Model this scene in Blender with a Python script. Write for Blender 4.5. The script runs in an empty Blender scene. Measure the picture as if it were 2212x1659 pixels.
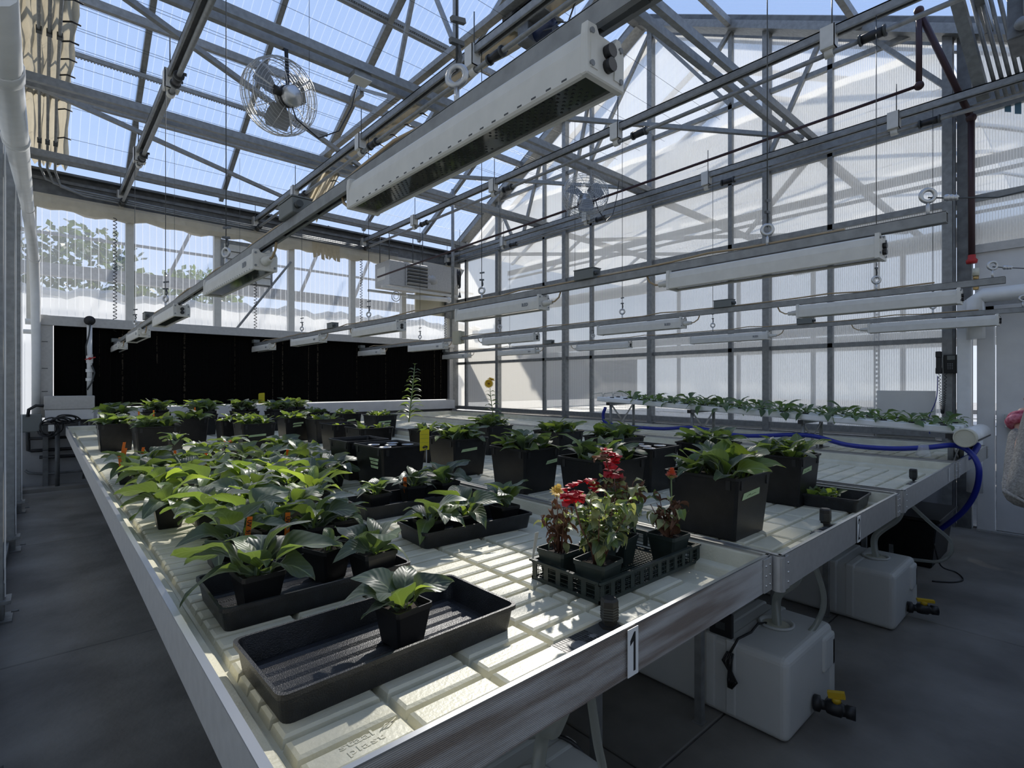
import bpy, math, random
from mathutils import Vector, Matrix
R = random.Random(7)
sc = bpy.context.scene
COL = sc.collection
# ------------------------------------------------------------------ camera, sky, sun, exposure
F, CX, CY, CAMZ = 1138.0, 1106.0, 829.5, 1.4
YAW = math.atan(1016 / F); S_, C_ = math.sin(YAW), math.cos(YAW)
cam = bpy.data.cameras.new('camera'); cam.sensor_width = 36; cam.lens = F / 2212 * 36; cam.clip_start = .02
camo = bpy.data.objects.new('camera', cam); COL.objects.link(camo)
camo.location = (0, 0, CAMZ); camo.rotation_euler = (math.pi / 2, 0, -YAW); sc.camera = camo
sc.view_settings.view_transform = 'Standard'; sc.view_settings.look = 'None'
sc.view_settings.gamma = 1; sc.view_settings.use_curve_mapping = False
sc.view_settings.exposure = 0.45
SUN = Vector((.77, .64, .80)).normalized()
w = bpy.data.worlds.new('sky'); sc.world = w; w.use_nodes = True
nt = w.node_tree; bg = nt.nodes['Background']
tc_w = nt.nodes.new('ShaderNodeTexCoord'); sx_w = nt.nodes.new('ShaderNodeSeparateXYZ'); nt.links.new(tc_w.outputs['Generated'], sx_w.inputs[0])
rp_w = nt.nodes.new('ShaderNodeValToRGB'); el_ = rp_w.color_ramp.elements      # clear-day sky: pale horizon, blue zenith
el_[0].position = 0; el_[0].color = (.70, .76, .84, 1); el_[1].position = 1; el_[1].color = (.22, .36, .70, 1)
e2 = el_.new(.35); e2.color = (.35, .50, .80, 1)
nt.links.new(sx_w.outputs[2], rp_w.inputs[0]); nt.links.new(rp_w.outputs[0], bg.inputs[0]); bg.inputs[1].default_value = .92
sl = bpy.data.lights.new('sun', 'SUN'); sl.energy = 4.6; sl.angle = .02; sl.color = (1, .94, .84)
so = bpy.data.objects.new('sun', sl); COL.objects.link(so); so.location = (20, 17, 22)
so.rotation_euler = SUN.to_track_quat('Z', 'Y').to_euler()
sc.cycles.transparent_max_bounces = 24; sc.cycles.max_bounces = 10
sc.cycles.diffuse_bounces = 4; sc.cycles.transmission_bounces = 8; sc.cycles.caustics_refractive = False; sc.cycles.caustics_reflective = False

# ------------------------------------------------------------------ measuring helpers: a sight line met with a plane of the building
def ray(u, v):
    a = (u - CX) / F; b = -(v - CY) / F
    return Vector((S_ + C_ * a, C_ - S_ * a, b))
def PX(u, v, x=None, y=None, z=None):
    r = ray(u, v)
    t = x / r.x if x is not None else y / r.y if y is not None else (z - CAMZ) / r.z
    return Vector((r.x * t, r.y * t, CAMZ + r.z * t))

# ------------------------------------------------------------------ materials
def new_mat(n):
    m = bpy.data.materials.new(n); m.use_nodes = True
    return m, m.node_tree, m.node_tree.nodes['Principled BSDF'], m.node_tree.nodes['Material Output']
def mat(n, c, rough=.5, metal=0, var=.0, scale=8, bump=0, bscale=60, spec=.5, c2=None, stretch=None, trans=0):
    m, t, b, o = new_mat(n)
    b.inputs['Base Color'].default_value = (*c, 1); b.inputs['Roughness'].default_value = rough; b.inputs['Metallic'].default_value = metal
    b.inputs['Specular IOR Level'].default_value = spec
    tc = t.nodes.new('ShaderNodeTexCoord')
    src = tc.outputs['Object']
    if stretch:
        mp = t.nodes.new('ShaderNodeMapping'); mp.inputs['Scale'].default_value = stretch; t.links.new(src, mp.inputs[0]); src = mp.outputs[0]
    if var or c2:
        nz = t.nodes.new('ShaderNodeTexNoise'); nz.inputs['Scale'].default_value = scale; nz.inputs['Detail'].default_value = 5; t.links.new(src, nz.inputs[0])
        cr = t.nodes.new('ShaderNodeValToRGB'); e = cr.color_ramp.elements
        e[0].position = .35; e[1].position = .68
        e[0].color = (*[x * (1 - var) for x in c], 1); e[1].color = (*(c2 or [min(1, x * (1 + var)) for x in c]), 1)
        t.links.new(nz.outputs[0], cr.inputs[0]); t.links.new(cr.outputs[0], b.inputs['Base Color'])
    if bump:
        n2 = t.nodes.new('ShaderNodeTexNoise'); n2.inputs['Scale'].default_value = bscale; n2.inputs['Detail'].default_value = 4; t.links.new(src, n2.inputs[0])
        bp = t.nodes.new('ShaderNodeBump'); bp.inputs['Strength'].default_value = bump; bp.inputs['Distance'].default_value = .01
        t.links.new(n2.outputs[0], bp.inputs['Height']); t.links.new(bp.outputs[0], b.inputs['Normal'])
    if trans:
        tr = t.nodes.new('ShaderNodeBsdfTranslucent'); tr.inputs[0].default_value = (*c, 1)
        mx = t.nodes.new('ShaderNodeMixShader'); mx.inputs[0].default_value = trans
        t.links.new(b.outputs[0], mx.inputs[1]); t.links.new(tr.outputs[0], mx.inputs[2]); t.links.new(mx.outputs[0], o.inputs[0])
    return m
def sheet_mat(n, clear, tint, haze, hazecol, rib_axis=None, pitch=.09, ribw=.1, ribmul=.45, gloss=.06):
    """twin-wall plastic: clear part, a hazy translucent part, and flute walls that are hazier"""
    m, t, b, o = new_mat(n)
    N = t.nodes.new; L = t.links.new
    tp = N('ShaderNodeBsdfTransparent'); tp.inputs[0].default_value = (*tint, 1)
    tr = N('ShaderNodeBsdfTranslucent'); tr.inputs[0].default_value = (*hazecol, 1)
    df = N('ShaderNodeBsdfDiffuse'); df.inputs[0].default_value = (*hazecol, 1)
    md = N('ShaderNodeMixShader'); md.inputs[0].default_value = .25; L(tr.outputs[0], md.inputs[1]); L(df.outputs[0], md.inputs[2])
    mx = N('ShaderNodeMixShader'); L(md.outputs[0], mx.inputs[1]); L(tp.outputs[0], mx.inputs[2])
    if rib_axis is not None:
        tc = N('ShaderNodeTexCoord'); sp = N('ShaderNodeSeparateXYZ'); L(tc.outputs['Object'], sp.inputs[0])
        d = N('ShaderNodeMath'); d.operation = 'DIVIDE'; L(sp.outputs[rib_axis], d.inputs[0]); d.inputs[1].default_value = pitch
        fr = N('ShaderNodeMath'); fr.operation = 'FRACT'; L(d.outputs[0], fr.inputs[0])
        lt = N('ShaderNodeMath'); lt.operation = 'LESS_THAN'; L(fr.outputs[0], lt.inputs[0]); lt.inputs[1].default_value = ribw
        mr = N('ShaderNodeMapRange'); L(lt.outputs[0], mr.inputs[0]); mr.inputs[3].default_value = clear; mr.inputs[4].default_value = clear * ribmul
        L(mr.outputs[0], mx.inputs[0])
    else: mx.inputs[0].default_value = clear
    gl = N('ShaderNodeBsdfGlossy'); gl.inputs[1].default_value = .12
    m2 = N('ShaderNodeMixShader'); m2.inputs[0].default_value = gloss; L(mx.outputs[0], m2.inputs[1]); L(gl.outputs[0], m2.inputs[2])
    L(m2.outputs[0], o.inputs[0]); t.nodes.remove(b)
    return m
def leaf_mat(n, top, back, tr=.42, rough=.42, sheen=.5):
    m, t, b, o = new_mat(n); N = t.nodes.new; L = t.links.new
    oi = N('ShaderNodeObjectInfo')
    hs = N('ShaderNodeHueSaturation'); hs.inputs['Color'].default_value = (*top, 1)
    r1 = N('ShaderNodeMapRange'); L(oi.outputs['Random'], r1.inputs[0]); r1.inputs[3].default_value = .7; r1.inputs[4].default_value = 1.35; L(r1.outputs[0], hs.inputs['Value'])
    tc = N('ShaderNodeTexCoord')
    # midrib and side veins along the blade (u across, v along in generated space)
    sp = N('ShaderNodeSeparateXYZ'); L(tc.outputs['Generated'], sp.inputs[0])
    a = N('ShaderNodeMath'); a.operation = 'SUBTRACT'; L(sp.outputs[0], a.inputs[0]); a.inputs[1].default_value = .5
    ab = N('ShaderNodeMath'); ab.operation = 'ABSOLUTE'; L(a.outputs[0], ab.inputs[0])
    k = N('ShaderNodeMath'); k.operation = 'MULTIPLY_ADD'; L(ab.outputs[0], k.inputs[0]); k.inputs[1].default_value = -.9; L(sp.outputs[1], k.inputs[2])
    k2 = N('ShaderNodeMath'); k2.operation = 'MULTIPLY'; L(k.outputs[0], k2.inputs[0]); k2.inputs[1].default_value = 44
    sn = N('ShaderNodeMath'); sn.operation = 'SINE'; L(k2.outputs[0], sn.inputs[0])
    vn = N('ShaderNodeMapRange'); L(sn.outputs[0], vn.inputs[0]); vn.inputs[1].default_value = .86; vn.inputs[2].default_value = 1.0; vn.inputs[4].default_value = .15
    mid = N('ShaderNodeMath'); mid.operation = 'LESS_THAN'; L(ab.outputs[0], mid.inputs[0]); mid.inputs[1].default_value = .022
    mxv = N('ShaderNodeMath'); mxv.operation = 'MAXIMUM'; L(vn.outputs[0], mxv.inputs[0]); L(mid.outputs[0], mxv.inputs[1])
    vm = N('ShaderNodeMath'); vm.operation = 'MULTIPLY'; L(mxv.outputs[0], vm.inputs[0]); vm.inputs[1].default_value = .6
    mc = N('ShaderNodeMix'); mc.data_type = 'RGBA'; L(vm.outputs[0], mc.inputs[0]); L(hs.outputs[0], mc.inputs[6]); mc.inputs[7].default_value = (.32, .38, .22, 1)
    L(mc.outputs[2], b.inputs['Base Color']); b.inputs['Roughness'].default_value = rough; b.inputs['Specular IOR Level'].default_value = .6; b.inputs['Sheen Weight'].default_value = sheen; b.inputs['Sheen Roughness'].default_value = .35
    bp = N('ShaderNodeBump'); bp.inputs['Strength'].default_value = .14; bp.inputs['Distance'].default_value = .003; L(sn.outputs[0], bp.inputs['Height']); L(bp.outputs[0], b.inputs['Normal'])
    tl = N('ShaderNodeBsdfTranslucent')
    h2 = N('ShaderNodeHueSaturation'); h2.inputs['Color'].default_value = (*back, 1); L(r1.outputs[0], h2.inputs['Value']); L(h2.outputs[0], tl.inputs[0])
    mx = N('ShaderNodeMixShader'); mx.inputs[0].default_value = tr; L(b.outputs[0], mx.inputs[1]); L(tl.outputs[0], mx.inputs[2]); L(mx.outputs[0], o.inputs[0])
    return m
def ribbed_mat(n, c, axis, freq, metal, rough, strength, reflection=None):
    m, t, b, o = new_mat(n); N = t.nodes.new; L = t.links.new
    b.inputs['Base Color'].default_value = (*c, 1); b.inputs['Metallic'].default_value = metal; b.inputs['Roughness'].default_value = rough
    tc = N('ShaderNodeTexCoord'); sp = N('ShaderNodeSeparateXYZ'); L(tc.outputs['Object'], sp.inputs[0])
    q = N('ShaderNodeMath'); q.operation = 'MULTIPLY'; L(sp.outputs[axis], q.inputs[0]); q.inputs[1].default_value = freq
    s = N('ShaderNodeMath'); s.operation = 'SINE'; L(q.outputs[0], s.inputs[0])
    bp = N('ShaderNodeBump'); bp.inputs['Strength'].default_value = strength; bp.inputs['Distance'].default_value = .002; L(s.outputs[0], bp.inputs['Height']); L(bp.outputs[0], b.inputs['Normal'])
    if reflection:
        nz = N('ShaderNodeTexNoise'); nz.inputs['Scale'].default_value = 2.2; nz.inputs['Detail'].default_value = 8
        mp = N('ShaderNodeMapping'); mp.inputs['Scale'].default_value = (1, 1, 14); L(tc.outputs['Object'], mp.inputs[0]); L(mp.outputs[0], nz.inputs[0])
        # brown-grey reflection on the front rail near the aisle, painted into its colour
        gx = N('ShaderNodeMapRange'); L(sp.outputs[0], gx.inputs[0]); gx.inputs[1].default_value = 1.0; gx.inputs[2].default_value = .45
        ml = N('ShaderNodeMath'); ml.operation = 'MULTIPLY'; L(nz.outputs[0], ml.inputs[0]); L(gx.outputs[0], ml.inputs[1])
        mr = N('ShaderNodeMapRange'); L(ml.outputs[0], mr.inputs[0]); mr.inputs[1].default_value = .3; mr.inputs[2].default_value = .6; mr.inputs[4].default_value = .85
        mc = N('ShaderNodeMix'); mc.data_type = 'RGBA'; L(mr.outputs[0], mc.inputs[0]); mc.inputs[6].default_value = (*c, 1); mc.inputs[7].default_value = (*reflection, 1)
        L(mc.outputs[2], b.inputs['Base Color'])
        m2 = N('ShaderNodeMath'); m2.operation = 'MULTIPLY_ADD'; L(mr.outputs[0], m2.inputs[0]); m2.inputs[1].default_value = -.5; m2.inputs[2].default_value = metal; L(m2.outputs[0], b.inputs['Metallic'])
    return m
M = {}
M['galv'] = mat('galvanised_steel', (.27, .275, .27), .5, .45, .14, 22)
M['galv_dark'] = mat('weathered_galvanised_steel', (.15, .155, .155), .55, .4, .25, 10)
M['alu'] = mat('aluminium_extrusion', (.48, .47, .45), .42, .4, .06, 30)
M['alu_front'] = ribbed_mat('ribbed_aluminium_rail', (.56, .555, .54), 2, 1900, .3, .42, .35, (.15, .105, .075))
M['white'] = mat('white_powder_coat', (.70, .68, .62), .42, 0, .04, 20)
M['whitepanel'] = mat('white_wall_panel', (.70, .69, .67), .5, 0, .05, 6)
M['knee'] = mat('grey_knee_wall_panel', (.30, .30, .30), .6, 0, .12, 3)
M['pvc'] = mat('white_pvc', (.80, .80, .78), .35, 0, .04, 12)
M['cream'] = mat('cream_tray_plastic', (.62, .595, .46), .42, 0, .10, 9, .15, 120, c2=(.66, .635, .51))
M['blackp'] = mat('black_moulded_plastic', (.009, .009, .010), .36, 0, .3, 25, .08, 200, spec=.35)
M['trayp'] = mat('black_seed_tray_plastic', (.011, .012, .015), .36, 0, .4, 30, .25, 350)
M['potp'] = mat('black_pot_plastic', (.010, .010, .011), .4)
M['gpot'] = mat('dark_green_pot_plastic', (.022, .032, .028), .42, 0, .2, 20)
M['soil'] = mat('potting_soil', (.035, .025, .018), .95, 0, .7, 90, .9, 160)
M['black'] = mat('black_rubber', (.012, .012, .013), .45)
M['dark'] = mat('dark_grey_plastic', (.05, .055, .055), .5)
M['boxgrey'] = mat('grey_junction_box', (.16, .17, .16), .5)
M['beige'] = mat('beige_box', (.50, .46, .33), .5)
M['cord'] = mat('tan_cord', (.42, .31, .18), .6)
M['pad'] = mat('black_cooling_pad', (.0032, .003, .0028), .95, 0, .3, 40, .6, 90, spec=.1, c2=(.004, .0036, .003))
M['padstreak'] = mat('brown_mineral_streak', (.045, .036, .025), .9, 0, .8, 60, spec=.1)
M['concrete'] = mat('concrete_floor', (.205, .19, .168), .68, 0, .38, 1.7, .25, 30, c2=(.28, .262, .235))
M['soffit'] = mat('white_plastic_sheet', (.86, .86, .84), .5, 0, .04, 5, trans=.62)
M['cloth'] = mat('cream_shade_cloth', (.66, .58, .42), .8, 0, .1, 14, trans=.5)
M['screen'] = mat('white_shade_screen', (.93, .91, .85), .7, 0, .03, 9, trans=.8)
M['rollcloth'] = mat('rolled_energy_curtain', (.72, .68, .58), .7, 0, .08, 12, trans=.4)
M['red'] = mat('red_plastic', (.45, .02, .02), .4)
M['redpipe'] = mat('dark_red_iron_pipe', (.045, .02, .022), .5, .2)
M['brass'] = mat('brass', (.45, .30, .12), .35, .8)
M['yellow'] = mat('yellow_valve_handle', (.62, .40, .02), .4)
M['blue'] = mat('blue_hose', (.008, .02, .25), .35)
M['bluetag'] = mat('blue_paper_tag', (.03, .16, .50), .5)
M['tank'] = mat('natural_poly_tank', (.80, .80, .77), .4, 0, .04, 5, trans=.3)
M['clearhose'] = sheet_mat('cloudy_vinyl_hose', .35, (.9, .92, .9), 0, (.65, .66, .6))
M['shroud'] = sheet_mat('clear_fan_shroud', .80, (.96, .96, .94), 0, (.70, .68, .62), gloss=.03)
M['cup'] = sheet_mat('clear_cup', .75, (.96, .97, .97), 0, (.8, .8, .8), gloss=.12)
M['teal'] = mat('teal_tape', (.10, .20, .26), .6)
M['orange'] = mat('orange_plant_tag', (.90, .24, .02), .5, trans=.3)
M['tape'] = mat('green_label_tape', (.42, .55, .30), .6)
M['ink'] = mat('black_ink', (.01, .01, .01), .6)
M['paleink'] = mat('faded_ink', (.12, .17, .08), .7)
M['greyink'] = mat('grey_print', (.25, .26, .27), .6)
M['card'] = mat('yellow_sticky_card', (.62, .56, .02), .45, trans=.25)
M['plate'] = mat('white_number_plate', (.80, .80, .78), .5)
M['ledglass'] = mat('lamp_glass', (.06, .065, .055), .06, 0, .15, 12, spec=.8)
M['led'] = mat('lamp_diode', (.012, .012, .012), .3)
M['steel'] = mat('bright_steel', (.55, .55, .54), .3, .85)
M['motor'] = mat('blue_motor', (.01, .02, .06), .4)
M['skin'] = mat('skin', (.55, .33, .25), .5)
M['sweater'] = mat('grey_marl_knit', (.30, .29, .27), .9, 0, .25, 120, .5, 250)
M['jeans'] = mat('dark_denim', (.03, .04, .08), .8, 0, .2, 60)
M['hair'] = mat('brown_hair', (.05, .03, .02), .5)
M['pink'] = mat('raspberry_fabric', (.55, .03, .10), .7, 0, .3, 60, c2=(.75, .30, .38))
M['roof'] = sheet_mat('clear_roof_polycarbonate', .94, (.97, .98, 1), 0, (.80, .84, .88), 0, .092, .075, .86, .03)
M['endwall'] = sheet_mat('pad_wall_polycarbonate', .90, (.97, .98, 1), 0, (.86, .88, .9), 0, .085, .10, .72, .04)
M['gable'] = sheet_mat('partition_polycarbonate', .66, (.98, .98, .97), 0, (.94, .93, .90), 1, .021, .25, .55, .05)
M['sidewall'] = sheet_mat('side_wall_polycarbonate',   .62, (.97, .965, .94), 0, (.84, .82, .76), 1, .021, .25, .5, .05)
M['leafA'] = leaf_mat('leaf_green', (.060, .092, .056), (.25, .36, .045), .36)
M['leafB'] = leaf_mat('leaf_grey_green', (.065, .092, .068), (.20, .29, .045), .34)
M['leafC'] = leaf_mat('leaf_bright', (.09, .15, .045), (.38, .50, .05), .46)
M['leafD'] = leaf_mat('leaf_nft_green', (.05, .105, .04), (.20, .32, .04), .35)
M['leafY'] = leaf_mat('leaf_yellow_green', (.34, .36, .15), (.46, .48, .12), .35)
M['leafBrown'] = mat('withered_leaf', (.16, .075, .04), .8, 0, .5, 60, trans=.2)
M['stem'] = mat('green_stem', (.16, .22, .08), .5)
M['rstem'] = mat('brown_red_stem', (.14, .06, .04), .6)
M['redpetal'] = mat('red_petal', (.50, .01, .02), .5, 0, .3, 90, trans=.3)
M['orpetal'] = mat('orange_petal', (.75, .14, .05), .5, trans=.3)
M['yelpetal'] = mat('yellow_petal', (.80, .50, .02), .5, trans=.35)
M['paleyel'] = mat('pale_yellow_petal', (.75, .55, .15), .5, trans=.3)
M['disc'] = mat('flower_disc', (.20, .09, .01), .8)
M['tree'] = leaf_mat('tree_leaf', (.06, .10, .03), (.2, .3, .05), .3)
M['bark'] = mat('bark', (.08, .06, .045), .9)
M['gravel'] = mat('gravel_ground', (.36, .33, .28), .9, 0, .25, 3)

# ------------------------------------------------------------------ mesh builder
class MB:
    def __init__(s): s.v = []; s.f = []; s.sm = []
    def add(s, vs, fs, smooth=False):
        n = len(s.v); s.v += [tuple(q) for q in vs]; s.f += [tuple(i + n for i in f) for f in fs]; s.sm += [smooth] * len(fs); return s
    def box(s, x0, x1, y0, y1, z0, z1):
        return s.add([(x0, y0, z0), (x1, y0, z0), (x1, y1, z0), (x0, y1, z0), (x0, y0, z1), (x1, y0, z1), (x1, y1, z1), (x0, y1, z1)],
                     [(3, 2, 1, 0), (4, 5, 6, 7), (0, 1, 5, 4), (1, 2, 6, 5), (2, 3, 7, 6), (3, 0, 4, 7)])
    def frustum(s, x0, x1, y0, y1, z0, X0, X1, Y0, Y1, z1, bottom=True, top=True):
        fs = [(0, 1, 5, 4), (1, 2, 6, 5), (2, 3, 7, 6), (3, 0, 4, 7)]
        if bottom: fs.append((3, 2, 1, 0))
        if top: fs.append((4, 5, 6, 7))
        return s.add([(x0, y0, z0), (x1, y0, z0), (x1, y1, z0), (x0, y1, z0), (X0, Y0, z1), (X1, Y0, z1), (X1, Y1, z1), (X0, Y1, z1)], fs)
    def bar(s, p, q, w, h=None, up=(0, 0, 1)):
        p = Vector(p); q = Vector(q); h = h or w; d = (q - p).normalized(); up = Vector(up)
        sx = d.cross(up)
        if sx.length < 1e-4: sx = d.cross(Vector((1, 0, 0)))
        sx.normalize(); uz = sx.cross(d).normalized(); a = sx * w / 2; b = uz * h / 2
        return s.add([p - a - b, p + a - b, p + a + b, p - a + b, q - a - b, q + a - b, q + a + b, q - a + b],
                     [(0, 1, 2, 3), (7, 6, 5, 4), (4, 5, 1, 0), (5, 6, 2, 1), (6, 7, 3, 2), (7, 4, 0, 3)])
    def tube(s, pts, r, n=8, cap=True):
        pts = [Vector(p) for p in pts]; k = len(pts); rs = r if isinstance(r, (list, tuple)) else [r] * k
        base = len(s.v); prev = None; vs = []
        for i, p in enumerate(pts):
            d = (pts[min(i + 1, k - 1)] - pts[max(i - 1, 0)])
            d = d.normalized() if d.length > 1e-9 else Vector((0, 0, 1))
            if prev is None:
                a = d.cross(Vector((0, 0, 1)));  a = a if a.length > .05 else d.cross(Vector((1, 0, 0)))
            else: a = prev - d * prev.dot(d)
            a.normalize(); prev = a; b = d.cross(a)
            for j in range(n):
                t = 2 * math.pi * j / n; vs.append(p + (a * math.cos(t) + b * math.sin(t)) * rs[i])
        fs = [(i * n + j, i * n + (j + 1) % n, (i + 1) * n + (j + 1) % n, (i + 1) * n + j) for i in range(k - 1) for j in range(n)]
        s.add(vs, fs, True)
        if cap: s.add([], [], False); s.f += [tuple(base + j for j in range(n))[::-1], tuple(base + (k - 1) * n + j for j in range(n))]; s.sm += [False, False]
        return s
    def cyl(s, p, q, r, n=12, r2=None): return s.tube([p, q], [r, r if r2 is None else r2], n)
    def lathe(s, prof, c, n=16, smooth=True, axis=None):
        c = Vector(c); ax = Vector(axis or (0, 0, 1)).normalized()
        a = ax.cross(Vector((0, 1, 0)));  a = a if a.length > .1 else ax.cross(Vector((1, 0, 0)))
        a.normalize(); b = ax.cross(a)
        vs = [c + (a * math.cos(2 * math.pi * j / n) + b * math.sin(2 * math.pi * j / n)) * r + ax * z for r, z in prof for j in range(n)]
        fs = [(i * n + j, i * n + (j + 1) % n, (i + 1) * n + (j + 1) % n, (i + 1) * n + j) for i in range(len(prof) - 1) for j in range(n)]
        return s.add(vs, fs, smooth)
    def torus(s, c, axis, R_, r, n=20, m=6):
        c = Vector(c); ax = Vector(axis).normalized(); a = ax.cross(Vector((0, 1, 0)));  a = a if a.length > .1 else ax.cross(Vector((1, 0, 0)))
        a.normalize(); b = ax.cross(a); vs = []
        for i in range(n):
            t = 2 * math.pi * i / n; o = a * math.cos(t) + b * math.sin(t)
            for j in range(m):
                q = 2 * math.pi * j / m; vs.append(c + o * (R_ + r * math.cos(q)) + ax * r * math.sin(q))
        return s.add(vs, [(i * m + j, ((i + 1) % n) * m + j, ((i + 1) % n) * m + (j + 1) % m, i * m + (j + 1) % m) for i in range(n) for j in range(m)], True)
    def ball(s, c, r, n=8, m=6, sq=(1, 1, 1)):
        c = Vector(c); vs = []; fs = []
        for i in range(m + 1):
            t = math.pi * i / m
            for j in range(n):
                p = 2 * math.pi * j / n; vs.append(c + Vector((math.sin(t) * math.cos(p) * sq[0], math.sin(t) * math.sin(p) * sq[1], math.cos(t) * sq[2])) * r)
        for i in range(m):
            for j in range(n): fs.append((i * n + j, (i + 1) * n + j, (i + 1) * n + (j + 1) % n, i * n + (j + 1) % n))
        return s.add(vs, fs, True)
    def poly(s, pts, th):
        """flat polygon thickened by vector th"""
        pts = [Vector(p) for p in pts]; th = Vector(th); n = len(pts)
        return s.add(pts + [p + th for p in pts], [tuple(range(n))[::-1], tuple(range(n, 2 * n))] + [(i, (i + 1) % n, n + (i + 1) % n, n + i) for i in range(n)])
    def xf(s, mtx): s.v = [tuple(mtx @ Vector(p)) for p in s.v]; return s
    def mesh(s, name, m):
        me = bpy.data.meshes.new(name); me.from_pydata(s.v, [], s.f)
        me.polygons.foreach_set('use_smooth', s.sm); me.materials.append(m); me.update(); return me
def link(o, parent=None):
    COL.objects.link(o)
    if parent is not None: o.parent = parent
    return o
ORG = {}
def obj(name, mb, m, parent=None, bevel=0, seg=2):
    """one mesh object; coordinates are given in the room and stored relative to the thing's base"""
    me = mb.mesh(name, M[m] if isinstance(m, str) else m)
    o = bpy.data.objects.new(name, me)
    if parent is not None and parent.name in ORG:
        g = ORG[parent.name]; me.transform(Matrix.Translation(-g)); ORG[o.name] = g
    link(o, parent)
    if bevel:
        b = o.modifiers.new('bevel', 'BEVEL'); b.width = bevel; b.segments = seg; b.limit_method = 'ANGLE'
    return o
def tag(o, label, cat, group=None, kind=None):
    if label: o['label'] = label
    if cat: o['category'] = cat
    if group: o['group'] = group
    if kind: o['kind'] = kind
    return o
def thing(name, label, cat, loc=(0, 0, 0), group=None, kind=None):
    o = bpy.data.objects.new(name, None); o.empty_display_size = .05; link(o); o.location = loc; ORG[o.name] = Vector(loc)
    return tag(o, label, cat, group, kind)
def struct(name, label=None): return thing(name, label, None, kind='structure')
def text_mesh(txt, size, depth, m, name, mtx, parent=None, space=1.0, bold=0):
    cu = bpy.data.curves.new(name, 'FONT'); cu.body = txt; cu.size = size; cu.extrude = depth; cu.align_x = 'CENTER'; cu.align_y = 'CENTER'; cu.space_character = space; cu.offset = bold; cu.resolution_u = 2
    t = bpy.data.objects.new(name, cu); COL.objects.link(t)
    me = bpy.data.meshes.new_from_object(t.evaluated_get(bpy.context.evaluated_depsgraph_get()))
    bpy.data.objects.remove(t); me.transform(mtx); me.materials.clear(); me.materials.append(M[m])
    o = bpy.data.objects.new(name, me)
    if parent is not None and parent.name in ORG: me.transform(Matrix.Translation(-ORG[parent.name]))
    return link(o, parent)
def frame_mtx(o, ex, ey):
    ex = Vector(ex).normalized(); ey = Vector(ey).normalized(); ez = ex.cross(ey)
    return Matrix(((ex.x, ey.x, ez.x, o[0]), (ex.y, ey.y, ez.y, o[1]), (ex.z, ey.z, ez.z, o[2]), (0, 0, 0, 1)))

# ------------------------------------------------------------------ the building
GX, LX, BY, FY = 6.76, -.26, 9.40, -.34      # partition, left wall, pad wall, front wall
RY, RZ, SL = 4.6, 6.92, .53                  # ridge and roof pitch
def roofz(y): return RZ - SL * abs(y - RY)
# floor: slabs with recessed control joints
fl = struct('floor')
xs = [LX - .1, 1.62, 3.9, GX]; ys = [FY - .1, 1.07, 3.6, 6.2, BY]
for i in range(3):
    for j in range(4):
        obj('slab', MB().box(xs[i] + .004, xs[i + 1] - .004, ys[j] + .004, ys[j + 1] - .004, -.12, 0), 'concrete', fl, .004, 1)
obj('joint_bed', MB().box(xs[0], xs[-1], ys[0], ys[-1], -.2, -.015), 'concrete', fl)
g = struct('ground'); obj('gravel', MB().box(-40, 60, -30, 60, -.4, -.21), 'gravel', g)

# ceiling: glazing bars, purlins and clear twin-wall panels, both slopes
ce = struct('ceiling')
bars = [LX, .92, 2.14, 3.36, 4.58, 5.80, GX]
for side in (1, -1):
    ye = BY if side > 0 else FY
    for i in range(len(bars) - 1):
        a, b = bars[i] + .02, bars[i + 1] - .02
        y0 = RY + .05 * side; z0 = roofz(y0); z1 = roofz(ye)
        obj('roof_panel', MB().poly([(a, y0, z0), (b, y0, z0), (b, ye, z1), (a, ye, z1)], (0, .0, .012)), 'roof', ce)
    for k, x in enumerate(bars):
        wd = .10 if k == 3 else .06
        obj('glazing_bar', MB().bar((x, RY, RZ - .03), (x, ye, roofz(ye) - .03), wd, .07).bar((x, RY, RZ - .012), (x, ye, roofz(ye) - .012), wd * .45, .11), 'galv', ce)
    for y in ((7.14, 6.05, 8.28) if side > 0 else (3.2, 1.75, .7)):
        obj('purlin', MB().bar((LX, y, roofz(y) - .13), (GX, y, roofz(y) - .13), .06, .09), 'galv', ce)
obj('ridge_beam', MB().bar((LX, RY, RZ - .12), (GX, RY, RZ - .12), .12, .16), 'galv_dark', ce)
# gutter of the pad side, with lips
gm = MB().box(LX, GX, 9.26, 9.42, 3.90, 3.94).box(LX, GX, 9.24, 9.27, 3.90, 4.10).box(LX, GX, 9.21, 9.26, 4.07, 4.11).box(LX, GX, 9.30, 9.42, 3.94, 4.24).box(LX, GX, 9.20, 9.32, 4.19, 4.22)
obj('gutter', gm, 'galv_dark', ce)
obj('gutter', MB().box(LX, GX, FY - .02, FY + .14, 4.06, 4.42), 'galv_dark', ce)
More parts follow.
